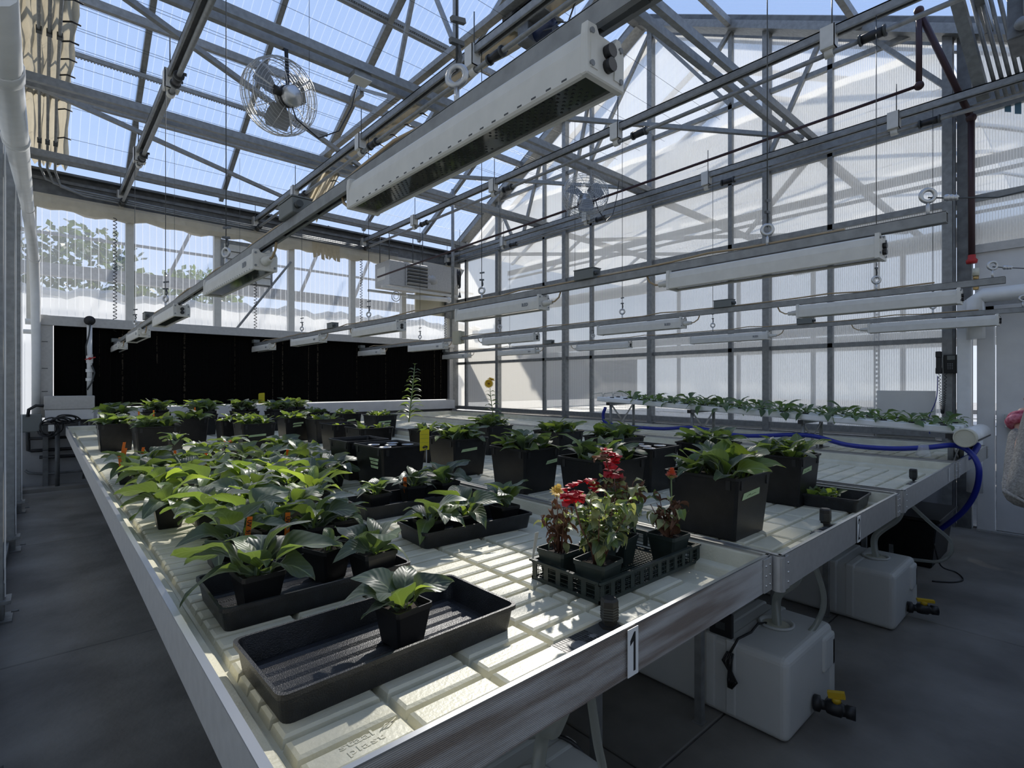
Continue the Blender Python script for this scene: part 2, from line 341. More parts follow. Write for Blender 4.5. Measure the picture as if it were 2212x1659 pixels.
# lower chord pairs that run across the house
for y in (2.3, 4.5, 6.68, 8.78):
    for d in (-.07, .08):
        obj('tie_channel', MB().bar((LX, y + d, 4.25), (GX, y + d, 4.25), .05, .075), 'galv', ce)
for p, q in (((LX, 4.42, 4.30), (3.28, 6.66, 4.30)), ((LX, 6.78, 4.30), (3.28, 8.72, 4.30)), ((3.3, 6.7, 4.31), (6.7, 4.55, 4.31)), ((3.3, 4.55, 4.31), (6.7, 2.35, 4.31))):
    obj('brace', MB().bar(p, q, .045, .045), 'galv', ce)
for y, z, x0, x1 in ((7.75, 5.14, .12, 3.2), (6.02, 6.04, .12, 4.2)):   # toothed rack bars under the slope
    mb = MB().bar((x0, y, z), (x1, y, z), .035, .05)
    for k in range(int((x1 - x0) / .03)): mb.box(x0 + k * .03, x0 + k * .03 + .015, y - .012, y + .012, z - .038, z - .024)
    obj('rack_bar', mb, 'galv', ce)
# wires of the shade system on the far slope
for y in [3.4 + .42 * k for k in range(14)]:
    for d in (0, .05)[: 1 + (int(y * 10) % 2)]:
        zc = 4.93 if y + d < 8.2 else 4.93 - (y + d - 8.2) * .56
        obj('curtain_wire', MB().tube([(LX, y + d, zc), (GX, y + d, zc)], .0022, 4), 'dark', ce)
# centre truss at mid length
TX = 3.3
tr = [((TX, 4.6, 6.74), (TX, 9.2, 4.36), .07), ((TX, 4.6, 6.74), (TX, 0, 4.36), .07), ((TX, 1.0, 4.98), (TX, 8.2, 4.98), .08),
      ((TX, 4.6, 4.98), (TX, 4.6, 6.72), .05), ((TX, 5.3, 6.36), (TX, 5.95, 5.0), .05), ((TX, 6.9, 5.52), (TX, 5.95, 5.0), .05), ((TX, 3.9, 6.36), (TX, 3.2, 5.0), .05), ((TX, 2.3, 5.5), (TX, 3.2, 5.0), .05), ((TX, 5.3, 6.36), (TX, 4.6, 5.0), .045)]
for p, q, wd in tr: obj('truss_member', MB().bar(p, q, wd * .8, wd, (1, 0, 0)), 'galv', ce)
for y, z in ((5.3, 6.33), (5.95, 5.05), (6.9, 5.5)): obj('gusset_plate', MB().box(TX - .03, TX + .03, y - .09, y + .09, z - .11, z + .09), 'galv', ce)

# wall_right: the partition to the next house
wr = struct('wall_right')
posts = [7.93, 6.145, 4.44, 2.77, 1.02]; mull = [9.0, 6.67, 5.58, 3.24, 2.07]
for y in posts:
    obj('post', MB().box(GX - .09, GX + .01, y - .04, y + .04, 0, roofz(y) - .1), 'galv', wr)
obj('post', MB().box(GX - .06, GX + .04, .84, .95, 0, roofz(.9) - .1).box(GX - .10, GX - .05, .955, .975, 0, 4.0), 'galv_dark', wr)
for y in mull: obj('mullion', MB().box(GX - .05, GX + .01, y - .026, y + .026, .86, roofz(y) - .1), 'galv', wr)
for z, h, d, y0 in ((4.14, .13, .10, FY), (4.02, .05, .05, FY), (3.19, .06, .05, FY), (1.84, .05, .05, .98), (.90, .07, .08, .98), (.82, .03, .05, .98), (5.02, .055, .05, 1.2)):
    obj('rail', MB().box(GX - d, GX, y0, BY if z < 5 else 8.1, z - h / 2, z + h / 2), 'galv', wr)
for s, ye in ((1, BY), (-1, FY)):
    obj('gable_rafter', MB().bar((GX - .06, RY, RZ - .14), (GX - .06, ye, roofz(ye) - .14), .09, .22, (1, 0, 0)), 'galv', wr)
    obj('rafter_flashing', MB().bar((GX - .12, RY, RZ - .05), (GX - .12, ye, roofz(ye) - .05), .04, .06), 'galv_dark', wr)
for p, q in (((GX - .05, 1.75, 5.25), (GX - .05, .95, 4.25)), ((GX - .05, 2.1, 5.5), (GX - .05, 2.75, 4.2)), ((GX - .05, 3.2, 6.05), (GX - .05, 3.6, 5.6)), ((GX - .05, 4.44, 6.6), (GX - .05, 5.58, 5.05)),
             ((GX - .05, 5.58, 6.2), (GX - .05, 6.1, 4.2)), ((GX - .05, 6.67, 5.6), (GX - .05, 7.2, 4.2)), ((GX - .05, 7.93, 4.95), (GX - .05, 7.5, 4.2)), ((GX - .05, 4.44, 6.6), (GX - .05, 3.24, 5.05))):
    obj('web_member', MB().bar(p, q, .045, .05, (1, 0, 0)), 'galv', wr)
cols = sorted([BY - .02, .98] + posts + mull)
for a, b in zip(cols[:-1], cols[1:]):
    if b - a < .1: continue
    for z0, z1 in ((.935, 1.815), (1.865, 4.0)):
        obj('polycarbonate_panel', MB().box(GX - .008, GX + .006, a + .02, b - .02, z0, z1), 'gable', wr)
    ym = [a + .02] + ([RY] if a < RY < b else []) + [b - .02]
    obj('polycarbonate_panel', MB().poly([(GX - .006, a + .02, 4.2), (GX - .006, b - .02, 4.2)] + [(GX - .006, y, roofz(y) - .25) for y in reversed(ym)], (.012, 0, 0)), 'gable', wr)
obj('polycarbonate_panel', MB().poly([(GX - .006, FY, 4.2), (GX - .006, .84, 4.2), (GX - .006, .84, roofz(.84) - .2), (GX - .006, FY, roofz(FY) - .2)], (.012, 0, 0)), 'gable', wr)
obj('polycarbonate_panel', MB().box(GX - .008, GX + .006, FY, .83, 2.72, 4.0), 'gable', wr)
obj('transom_panel', MB().box(GX - .02, GX + .02, FY, .82, 2.16, 2.68), 'whitepanel', wr)
obj('transom_rail', MB().box(GX - .05, GX + .01, FY, .84, 2.66, 2.74).box(GX - .06, GX + .01, FY, .84, 2.10, 2.18), 'alu', wr)
obj('knee_wall', MB().box(GX - .02, GX + .06, .98, BY, 0, .80), 'knee', wr)
obj('sheet_panel', MB().box(GX - .03, GX - .012, 1.12, 1.62, .82, 1.33), 'tank', wr)
# door at the right edge
d1 = struct('door_1')
obj('door_leaf', MB().box(GX - .045, GX - .005, FY, .665, .02, 2.08), 'whitepanel', d1, .004, 1)
obj('door_frame', MB().box(GX - .07, GX + .01, .675, .80, 0, 2.14).box(GX - .07, GX + .01, FY, .80, 2.085, 2.14), 'whitepanel', d1, .004, 1)
obj('threshold', MB().box(GX - .10, GX + .01, FY, .80, 0, .018), 'alu', d1)
ph = obj('panic_bar', MB().box(GX - .15, GX - .045, .40, .60, 1.0, 1.12).box(GX - .12, GX - .06, .44, .56, .90, 1.0).bar((GX - .12, .42, 1.05), (GX - .12, FY + .05, 1.05), .03, .05), 'alu', d1, .004, 1)
# wall_left (only its near edge is seen)
wl = struct('wall_left')
for y in (.9, 2.62, 4.35, 6.09, 7.87):
    p = obj('post', MB().box(-.26, -.17, y - .035, y + .035, .11, 4.3), 'galv', wl)
    obj('base_plate', MB().box(-.29, -.135, y - .07, y + .07, .105, .125).box(-.27, -.165, y - .05, y + .05, 0, .105).box(-.29, -.13, y - .09, y + .09, 0, .012).box(-.17, -.163, y - .03, y + .04, .125, .22).cyl((-.135, y - .04, .05), (-.10, y - .04, .05), .006, 6), 'galv', p)
    obj('rain_flap', MB().box(-.165, -.158, y - .028, y - .016, .14, 4.2), 'pvc', p)
yl = [FY, .9, 2.62, 4.35, 6.09, 7.87, BY]
for a, b in zip(yl[:-1], yl[1:]):
    obj('polycarbonate_panel', MB().box(-.275, -.265, a + .03, b - .03, .1, 4.3), 'sidewall', wl)
obj('gable_panel', MB().poly([(-.275, FY, 4.3), (-.275, BY, 4.3), (-.275, RY, RZ)], (.01, 0, 0)), 'sidewall', wl)
obj('rail', MB().box(-.27, -.2, FY, BY, 4.18, 4.3).box(-.29, -.2, FY, BY, 0, .09), 'galv', wl)
# wall_front behind the photographer
wf = struct('wall_front')
for k in range(6):
    x0 = LX + k * 1.17; obj('polycarbonate_panel', MB().box(x0 + .03, x0 + 1.14, FY - .02, FY - .008, .9, 4.1), 'sidewall', wf)
    obj('post', MB().box(x0 - .03, x0 + .03, FY - .06, FY, 0, 4.2), 'galv', wf)
obj('knee_wall', MB().box(LX, GX, FY - .06, FY - .005, 0, .88), 'knee', wf)
# wall_back: the cooling pad wall
wb = struct('wall_back')
for x in (-.1, .95, 2.08, 3.22, 4.34, 5.42, 6.5):
    obj('post', MB().box(x - .05, x + .05, BY - .08, BY + .01, 2.24, 3.95), 'white', wb)  # posts coloured white to look lit; their brightness is put into the colour
for a, b in zip((LX, .95, 2.08, 3.22, 4.34, 5.42), (.95, 2.08, 3.22, 4.34, 5.42, 6.72)):
    obj('polycarbonate_panel', MB().box(a + .02, b - .02, BY - .005, BY + .007, 2.2, 3.95), 'endwall', wb)
obj('polycarbonate_panel', MB().box(LX, .02, BY - .005, BY + .007, .9, 2.2), 'endwall', wb)
obj('knee_wall', MB().box(LX, GX, BY - .02, BY + .08, 0, .9), 'knee', wb)
obj('floor_curb', MB().box(LX, GX, BY - .28, BY - .02, 0, .05), 'concrete', wb)
obj('corner_post', MB().box(6.55, 6.66, BY - .14, BY, 0, 4.2).box(6.68, 6.74, BY - .10, BY, .85, 4.2), 'galv', wb)
obj('brace', MB().bar((2.35, BY - .1, 2.3), (3.2, BY - .1, 3.5), .05, .03), 'galv', wb)
rc = MB()
n = 60; pr = []
for i in range(n + 1):
    x = LX + (GX - LX) * i / n; e = .03 * math.sin(i * 1.7) + .025 * math.sin(i * .63)
    pr.append([(x, 9.22, 3.90), (x, 9.18 + .015 * math.sin(i), 3.85), (x, 9.19, 3.78), (x, 9.24, 3.715 + e * .4), (x, 9.33, 3.72 + e * .7), (x, 9.34, 3.90)])
for i in range(n):
    for j in range(6): rc.add([pr[i][j], pr[i + 1][j], pr[i + 1][(j + 1) % 6], pr[i][(j + 1) % 6]], [(0, 1, 2, 3)], True)
rcu = tag(obj('rolled_curtain', rc, 'rollcloth', None), 'cream energy curtain rolled up under the gutter above the black pad wall', 'curtain')
tc_ = MB()
for k in range(7):
    x = 3.48 + k * .07; tc_.poly([(x, 9.08, 3.86), (x + .075, 9.08, 3.86), (x + .07, 9.05, 3.60 + .05 * math.sin(k * 2)), (x + .02, 9.06, 3.58 + .03 * (k % 2))], (0, .006, 0))
obj('torn_flap', tc_, 'cloth', rcu)
# cooling pad
PY = 9.30
cp = thing('cooling_pad', 'long black evaporative cooling pad in a grey metal frame on end wall', 'cooling pad', (3.2, PY, .9))
nP = 21; px0, px1 = .12, 6.46
for k in range(nP):
    a = px0 + (px1 - px0) * k / nP; b = px0 + (px1 - px0) * (k + 1) / nP; dy = R.uniform(-.004, .004)
    mb = MB().box(a + .002, b - .002, PY + dy, PY + .1, 1.08, 2.19)
    for q in range(6): mb.box(a + .02 + q * .045, a + .04 + q * .045, PY + dy - .006, PY + dy + .001, 1.08, 2.19)
    obj('pad_section', mb, 'pad', cp)
for x, wd, z0 in ((.86, .02, 1.08), (1.27, .016, 1.7), (1.62, .03, 1.1), (2.32, .008, 1.3), (2.9, .012, 1.1), (3.06, .02, 1.3), (3.5, .015, 1.1), (3.66, .03, 1.08), (4.4, .01, 1.2), (5.0, .012, 1.1), (6.12, .02, 1.1), (6.28, .025, 1.1), (.6, .006, 1.5)):
    mb = MB()
    z = z0
    while z < 2.15:
        h = R.uniform(.03, .09); mb.box(x - wd / 2 * R.uniform(.3, 1), x + wd / 2 * R.uniform(.3, 1), PY - .0115, PY - .004, z, z + h); z += h + R.uniform(0, .04)
    obj('mineral_streak', mb, 'padstreak', cp)
fr = obj('pad_frame', MB().box(-.02, 6.55, PY - .10, PY + .08, 2.19, 2.29).box(-.02, 6.55, PY - .12, PY - .10, 2.17, 2.30).box(-.03, .11, PY - .10, PY + .08, .96, 2.29).box(6.47, 6.56, PY - .06, PY + .08, .90, 2.2), 'alu', cp, .004, 1)
obj('drip_trough', MB().box(.1, 6.55, PY - .14, PY + .08, .88, 1.06), 'whitepanel', cp, .006, 1)
obj('pipe_stub', MB().cyl((-.16, PY - .02, 2.21), (.05, PY - .02, 2.21), .038, 12).cyl((-.18, PY - .02, 2.08), (.0, PY - .02, 2.08), .03, 12).box(-.02, .06, PY - .07, PY + .03, 2.25, 2.31), 'pvc', cp)
for z in (1.3, 1.6, 1.95): obj('clip', MB().box(.0, .06, PY - .107, PY - .10, z, z + .008), 'dark', cp)
sb = thing('sump_box', 'grey metal sump box at the left end of black cooling pad', 'water tank', (.27, 9.0, .94))
obj('lid', MB().box(.02, .53, 8.96, PY - .14, 1.07, 1.245), 'alu', sb, .006, 1)
obj('body', MB().box(.03, .52, 8.97, PY - .14, .93, 1.07), 'whitepanel', sb, .006, 1)
obj('bracket', MB().box(.36, .38, 8.98, 9.2, .80, .93).box(.46, .48, 8.98, 9.2, .80, .93).box(.36, .48, 8.98, 9.2, .80, .82), 'galv_dark', sb)
rp = thing('pad_riser_pipe', 'white upright riser pipe with red valve before the black pad', 'pipe', (.48, 9.06, 1.24))
obj('pipe', MB().cyl((.48, 9.06, 1.24), (.48, 9.06, 2.2), .03, 14).lathe([(.036, 0), (.038, .06), (.036, .12)], (.48, 9.06, 1.68)).lathe([(.042, 0), (.042, .04)], (.48, 9.06, 1.56)).lathe([(.042, 0), (.042, .04)], (.48, 9.06, 1.44)), 'pvc', rp)
obj('end_cap', MB().lathe([(.0, .02), (.062, .02), (.062, -.03), (.03, -.03)], (.48, 9.04, 2.25), 16, axis=(0, -1, 0)).lathe([(.0, .05), (.018, .05), (.018, -.03)], (.48, 9.04, 2.25), 10, axis=(0, -1, 0)), 'black', rp)
obj('valve_handle', MB().ball((.48, 9.015, 1.74), .018).bar((.43, 9.012, 1.725), (.54, 9.012, 1.76), .01, .014), 'red', rp)
obj('thin_hose', MB().tube([(.485, 9.02, 2.2), (.47, 9.0, 2.05), (.44, 9.01, 1.9), (.445, 9.02, 1.78)], .01, 6).tube([(.50, 9.02, 1.65), (.53, 9.0, 1.55), (.50, 9.0, 1.42), (.45, 9.01, 1.32)], .01, 6), 'dark', rp)
# sheet, gutter and braces of the neighbouring house beyond the pad wall
nb = thing('neighbouring_house', 'white sheeting, gutter and braces of neighbouring house beyond pad wall', 'greenhouse', (3, BY + 1.3, 0))
sh = MB(); n = 70; yy = BY + .9
for i in range(n):
    def zt(k): return 2.83 + .035 * math.sin(k * .9) + .025 * math.sin(k * 2.3)
    x0 = -1.5 + 9.6 * i / n; x1 = -1.5 + 9.6 * (i + 1) / n
    sh.add([(x0, yy, 0), (x1, yy, 0), (x1, yy + .03 * math.sin(i + 1), zt(i + 1)), (x0, yy + .03 * math.sin(i), zt(i))], [(0, 1, 2, 3)], True)
    sh.add([(x0, yy, zt(i) - .0), (x1, yy, zt(i + 1)), (x1, yy - .10, zt(i + 1) - .05), (x0, yy - .10, zt(i) - .05)], [(0, 1, 2, 3)], True)
    sh.add([(x0, yy - .1, zt(i) - .05), (x1, yy - .1, zt(i + 1) - .05), (x1, yy, zt(i + 1) - .12), (x0, yy, zt(i) - .12)], [(0, 1, 2, 3)], True)
obj('plastic_sheet', sh, 'soffit', nb)
obj('gutter_beam', MB().box(-2, 8, BY + 1.0, BY + 1.15, 3.02, 3.2), 'galv', nb)
obj('thin_rail', MB().box(-2, 8, BY + 1.0, BY + 1.04, 3.62, 3.66), 'galv', nb)
for x in (1.9, 3.0, 4.1, 5.2, 6.3): obj('rafter', MB().bar((x - .35, BY + 1.05, 3.1), (x + .25, BY + 1.05, 4.6), .05, .05), 'galv', nb)
for (x, y, h, r, tl) in ((-3.0, 17, 6.2, 2.0, 'leftmost and tallest'), (.9, 21.5, 6.4, 2.0, 'middle'), (4.6, 24, 6.0, 1.8, 'rightmost')):
    t = thing('tree', tl + ' of three blurred trees beyond the clear pad wall panels', 'tree', (x, y, -.2), 'trees beyond the pad wall')
    obj('trunk', MB().tube([(x, y, -.2), (x + .1, y, 1.2), (x, y, 2.6)], [.2, .15, .08], 8), 'bark', t)
    mb = MB()
    for k in range(1500):
        v = Vector((R.gauss(0, 1), R.gauss(0, 1), R.gauss(0, 1))).normalized() * r * R.uniform(.55, 1.0); c = Vector((x, y, h - r * .9)) + Vector((v.x, v.y, v.z * .95))
        a = Vector((R.gauss(0, 1), R.gauss(0, 1), R.gauss(0, 1))).normalized() * .14; b = a.cross(Vector((R.gauss(0, 1), R.gauss(0, 1), R.gauss(0, 1)))).normalized() * .09
        mb.add([c - a, c + b, c + a, c - b], [(0, 1, 2, 3)])
    o = obj('crown', mb, 'tree', t); o['kind'] = 'stuff'
# the next house behind the partition: slope-flat-slope screen, ties, pipe, bench, far wall
nh = thing('next_house', 'next greenhouse bay seen hazily through the tall partition on right', 'greenhouse', (10, 4.6, 0))
scn = [(9.3, 4.25), (8.2, 4.92), (1.1, 4.92), (-.25, 4.25)]
for k in range(6):
    x0, x1 = GX + .15 + k * 1.1, GX + .15 + (k + 1) * 1.1 - .02
    mb = MB()
    for (ya, za), (yb, zb) in zip(scn[:-1], scn[1:]):
        m_ = 24 if abs(ya - yb) > 3 else 6
        for i in range(m_):
            f0, f1 = i / m_, (i + 1) / m_; s0 = .012 * math.sin(i * 1.9); s1 = .012 * math.sin((i + 1) * 1.9)
            mb.add([(x0, ya + (yb - ya) * f0, za + (zb - za) * f0 + s0), (x1, ya + (yb - ya) * f0, za + (zb - za) * f0 + s0), (x1, ya + (yb - ya) * f1, za + (zb - za) * f1 + s1), (x0, ya + (yb - ya) * f1, za + (zb - za) * f1 + s1)], [(0, 1, 2, 3)], True)
    obj('shade_screen', mb, 'screen', nh)
for x in (8.2, 10.0, 11.8): obj('overhead_rail', MB().bar((x, -.3, 4.0), (x, 9.3, 4.0), .07, .1).cyl((x, -.3, 3.86), (x, 9.3, 3.86), .025, 8), 'galv_dark', nh)
for y in (2.3, 4.5, 6.7): obj('tie', MB().bar((GX + .2, y, 4.2), (13.2, y, 4.2), .08, .08), 'galv_dark', nh)
for p, q in (((7.2, 8.8, 4.2), (12, 4.5, 4.2)), ((7, 2.3, 4.25), (10, 4.5, 4.25)), ((8, 6.7, 4.22), (12, 2.4, 4.22))): obj('tie_brace', MB().bar(p, q, .06, .06), 'galv_dark', nh)
for z, x in ((2.95, 7.3),): obj('white_pipe', MB().cyl((x, -.3, z), (x, 9.2, z), .09, 14), 'pvc', nh)
for x, z in ((8.4, 2.1), (9.6, 2.05), (10.8, 2.0)): obj('lamp_row', MB().box(x, x + .1, .4, 9, z, z + .12), 'white', nh)
for x in (7.3, 9.0, 10.7): obj('bench', MB().box(x, x + 1.45, .6, 8.6, .75, .87), 'alu', nh)
obj('far_wall', MB().box(13.36, 13.37, -.3, 9.4, .9, 4.2), 'endwall', nh); obj('far_knee_wall', MB().box(13.35, 13.42, -.3, 9.4, 0, .9), 'knee', nh)
for y in (1.0, 2.75, 4.45, 6.2, 7.9): obj('far_post', MB().box(13.28, 13.35, y - .04, y + .04, 0, 4.2), 'galv_dark', nh)
obj('concrete_base', MB().box(GX + .1, 13.4, -.3, 9.4, -.1, 0), 'concrete', nh)
obj('pad_end', MB().box(7.0, 13.2, 9.2, 9.3, 1.0, 2.2), 'pad', nh)
for k in range(6): obj('roof_bar', MB().bar((GX + .4 + k * 1.22, RY, RZ - .1), (GX + .4 + k * 1.22, BY, roofz(BY) - .1), .06, .08).bar((GX + .4 + k * 1.22, RY, RZ - .1), (GX + .4 + k * 1.22, FY, roofz(FY) - .1), .06, .08), 'galv_dark', nh)
for k in range(6):
    a, b = GX + .44 + k * 1.22, GX + .40 + (k + 1) * 1.22
    obj('roof_panel', MB().poly([(a, RY, RZ), (b, RY, RZ), (b, BY, roofz(BY)), (a, BY, roofz(BY))], (0, 0, .012)).poly([(a, RY, RZ), (b, RY, RZ), (b, FY, roofz(FY)), (a, FY, roofz(FY))], (0, 0, .012)), 'roof', nh)

# ------------------------------------------------------------------ parked shade curtains on the far slope
def cz(y): return 4.90 if y < 8.2 else 4.90 - (y - 8.2) * .56
def parked(name, x0, x1, label, ya=1.2, yb=9.22):
    t = thing(name, label, 'curtain', ((x0 + x1) / 2, 7, 5)); nf = 7
    mb = MB(); n = 44
    rows = []
    for i in range(n + 1):
        y = ya + (yb - ya) * i / n; z = cz(y); row = []
        for j in range(nf * 2 + 1):
            x = x0 + (x1 - x0) * j / (nf * 2); row.append((x + .012 * math.sin(i * 1.3 + j), y, z - (.085 if j % 2 else .0) - .015 * math.sin(i * .9 + j * 2)))
        rows.append(row)
    m_ = nf * 2 + 1
    mb.add([p for r in rows for p in r], [(i * m_ + j, i * m_ + j + 1, (i + 1) * m_ + j + 1, (i + 1) * m_ + j) for i in range(n) for j in range(m_ - 1)], True)
    obj('folded_cloth', mb, 'cloth', t)
    for y in [5.3 + .38 * k for k in range(11)]:
        obj('hook', MB().tube([(x1 - .12, y, cz(y) - .13), (x1 - .05, y, cz(y) - .10), (x1 + .02, y, cz(y) - .11)], .009, 5), 'black', t)
    return t
parked('shade_curtain', -.24, .26, 'beige shade cloth folded against the left wall under the glass slope')
parked('shade_curtain', 3.38, 3.62, 'beige shade cloth folded beside the middle roof truss')
# ------------------------------------------------------------------ four overhead rails along the house
rail_x = [.84, 2.61, 4.5, 6.39]; nth = ['first', 'second', 'third', 'fourth']
for k, x in enumerate(rail_x):
    t = thing('overhead_rail', f'{nth[k]} galvanised overhead rail from the left wall, with pipe and black couplings', 'rail', (x, 4.5, 4.0))
    mb = MB().box(x - .032, x + .032, FY + .1, 9.22, 4.105, 4.115).box(x - .032, x - .026, FY + .1, 9.22, 4.05, 4.115).box(x + .026, x + .032, FY + .1, 9.22, 4.05, 4.115)
    obj('channel', mb.box(x - .032, x - .016, FY + .1, 9.22, 4.047, 4.052).box(x + .016, x + .032, FY + .1, 9.22, 4.047, 4.052), 'galv', t)
    obj('pipe', MB().cyl((x, FY + .1, 3.93), (x, 9.2, 3.93), .019, 10), 'galv', t)
    for y in (1.39, 3.39, 5.4, 7.4, 9.22):
        b = obj('bracket', MB().box(x - .055, x + .03, y - .05, y - .044, 3.955, 4.12).box(x - .055, x - .049, y - .05, y + .05, 3.96, 4.12).box(x - .055, x + .06, y - .05, y + .05, 3.955, 3.961).lathe([(.033, -.03), (.033, .03), (.025, .03), (.025, -.03), (.033, -.03)], (x, y, 3.93), 14, axis=(0, 1, 0)), 'white', t)
        obj('hanger_rod', MB().cyl((x - .01, y - .02, 4.1), (x - .01, y - .02, 4.40), .005, 5), 'dark', b)
        c = obj('coupling', MB().lathe([(.019, -.085), (.034, -.085), (.034, .085), (.019, .085)], (x, y - .28 if y < 9 else y - .14, 3.93), 12, axis=(0, 1, 0)), 'black', t)
        mb = MB()
        for d in (-.075, .075): mb.lathe([(.034, -.008), (.041, -.008), (.041, .008), (.034, .008)], (x, (y - .28 if y < 9 else y - .14) + d, 3.93), 12, axis=(0, 1, 0)).box(x + .03, x + .055, (y - .28 if y < 9 else y - .14) + d - .008, (y - .28 if y < 9 else y - .14) + d + .008, 3.945, 3.965)
        obj('hose_clamp', mb, 'dark', c)
# ------------------------------------------------------------------ four rows of grow lights
rows = [(.778, 'leftmost'), (2.622, 'second'), (4.472, 'third'), (6.372, 'rightmost')]
spans = [.61, 2.60, 4.56, 6.49, 8.42]
TK = (.096, .1045, .1045, .1045)
def zrow(k, y): return (1.957 - .0137 * (y - 1.1)) if k == 0 else 1.922
pos = ['first', 'second', 'third', 'fourth', 'fifth']
def fixture(k, i, x, y0, z0, label):
    """z0: underside; near end at y0"""
    t = thing('grow_light', label, 'light', (x, y0 + .5, z0), 'grow lights hung in four rows')
    HS = 1.17 if k == 0 else 1.27; w2, h, L = .053, .073 * HS, .99; c = .012
    prof = [(-w2 + .004, 0), (-w2, .004), (-w2, h * .62), (-w2 + .006, h - .008), (-w2 + c, h), (w2 - c, h), (w2 - .006, h - .008), (w2, h * .62), (w2, .004), (w2 - .004, 0), (w2 - .012, 0), (w2 - .012, .012), (-w2 + .012, .012), (-w2 + .012, 0)]
    n = len(prof)
    vs = [(x + a, y0 + .015, z0 + b) for a, b in prof] + [(x + a, y0 + L - .015, z0 + b) for a, b in prof]
    mb = MB().add(vs, [(j, (j + 1) % n, n + (j + 1) % n, n + j) for j in range(n)])
    bd = obj('housing', mb, 'white', t)
    if k == 0 and i < 2:
        for q in range(22): obj('vent_slot', MB().box(x - w2 - .0004, x - w2 + .001, y0 + .05 + q * .041, y0 + .063 + q * .041, z0 + .006, z0 + .0095), 'dark', bd)
    obj('lamp_window', MB().box(x - w2 + .012, x + w2 - .012, y0 + .02, y0 + L - .02, z0 + .006, z0 + .0118), 'ledglass', t)
    for e, yy, sg in ((0, y0, -1), (1, y0 + L - .015, 1)):
        pts = [(-w2 - .002, -.001), (w2 + .002, -.001), (w2 + .003, .057), (w2 - .008, .082), (w2 - .022, .082), (w2 - .03, .070), (-w2 + .034, .070), (-w2 + .026, .082), (-w2 - .0, .080), (-w2 - .003, .06)]
        ec = obj('end_cap', MB().poly([(x + a, yy, z0 + b * HS) for a, b in pts], (0, .016, 0)), 'white', t, .0025 if k == 0 else 0, 1)
        yf = yy - .002 if sg < 0 else yy + .018
        mb = MB()
        for a, b in ((-.042, .016), (.042, .013), (-.042, .066), (.042, .064)): mb.cyl((x + a, yf + .002 * -sg, z0 + b * HS), (x + a, yf + .002 * sg, z0 + b * HS), .0055, 8)
        obj('screw', mb, 'greyink', ec)['kind'] = 'stuff'
        if e == 0 and sg < 0:
            for a in (-.040, .028): obj('raised_pad', MB().poly([(x + a - .006, yf + .003, z0 + .012), (x + a + .014, yf + .003, z0 + .012), (x + a + .010, yf + .003, z0 + .073), (x + a - .004, yf + .003, z0 + .073)], (0, -.003, 0)), 'white', ec)
        knobs = (i in (0, 2)) == (e == 0)
        if knobs:
            for b in (.029, .055): obj('knob', MB().cyl((x + .002, yf + .003 * -sg, z0 + b), (x + .002, yf + .012 * sg, z0 + b), .0125, 14), 'black', t)
        else:
            obj('cable_gland', MB().lathe([(.022, 0), (.022, .02), (.019, .022), (.019, .045), (.015, .05), (.015, .075), (.006, .078)], (x, yf, z0 + .042), 12, axis=(0, sg, 0)), 'white', t)
            yt = y0 - .16 if sg < 0 else y0 + L + .16
            obj('cord', MB().tube([(x, yf + .07 * sg, z0 + .042), (x, yf + .10 * sg, z0 + .044), (x, yf + .14 * sg, z0 + .068), (x, yf + .155 * sg, z0 + .10)], .0055, 6), 'cord', t)
    if i in (1, 3, 4):
        text_mesh('RED', .030, .0008, 'greyink', 'lettering', frame_mtx((x - w2 - .0008, y0 + .14, z0 + .042), (0, -1, 0), (0, 0, 1)), t, 1.25, .0022)
    if k == 0 and i == 0:
        mb = MB()
        for bdn in range(3):
            for q in range(26):
                for s in range(7):
                    if (q + s) % 2 == 0: mb.box(x - .030 + s * .009, x - .0255 + s * .009, y0 + .05 + bdn * .31 + q * .0105, y0 + .0545 + bdn * .31 + q * .0105, z0 + .0052, z0 + .0062)
        o = obj('diode', mb, 'led', t); o['kind'] = 'stuff'
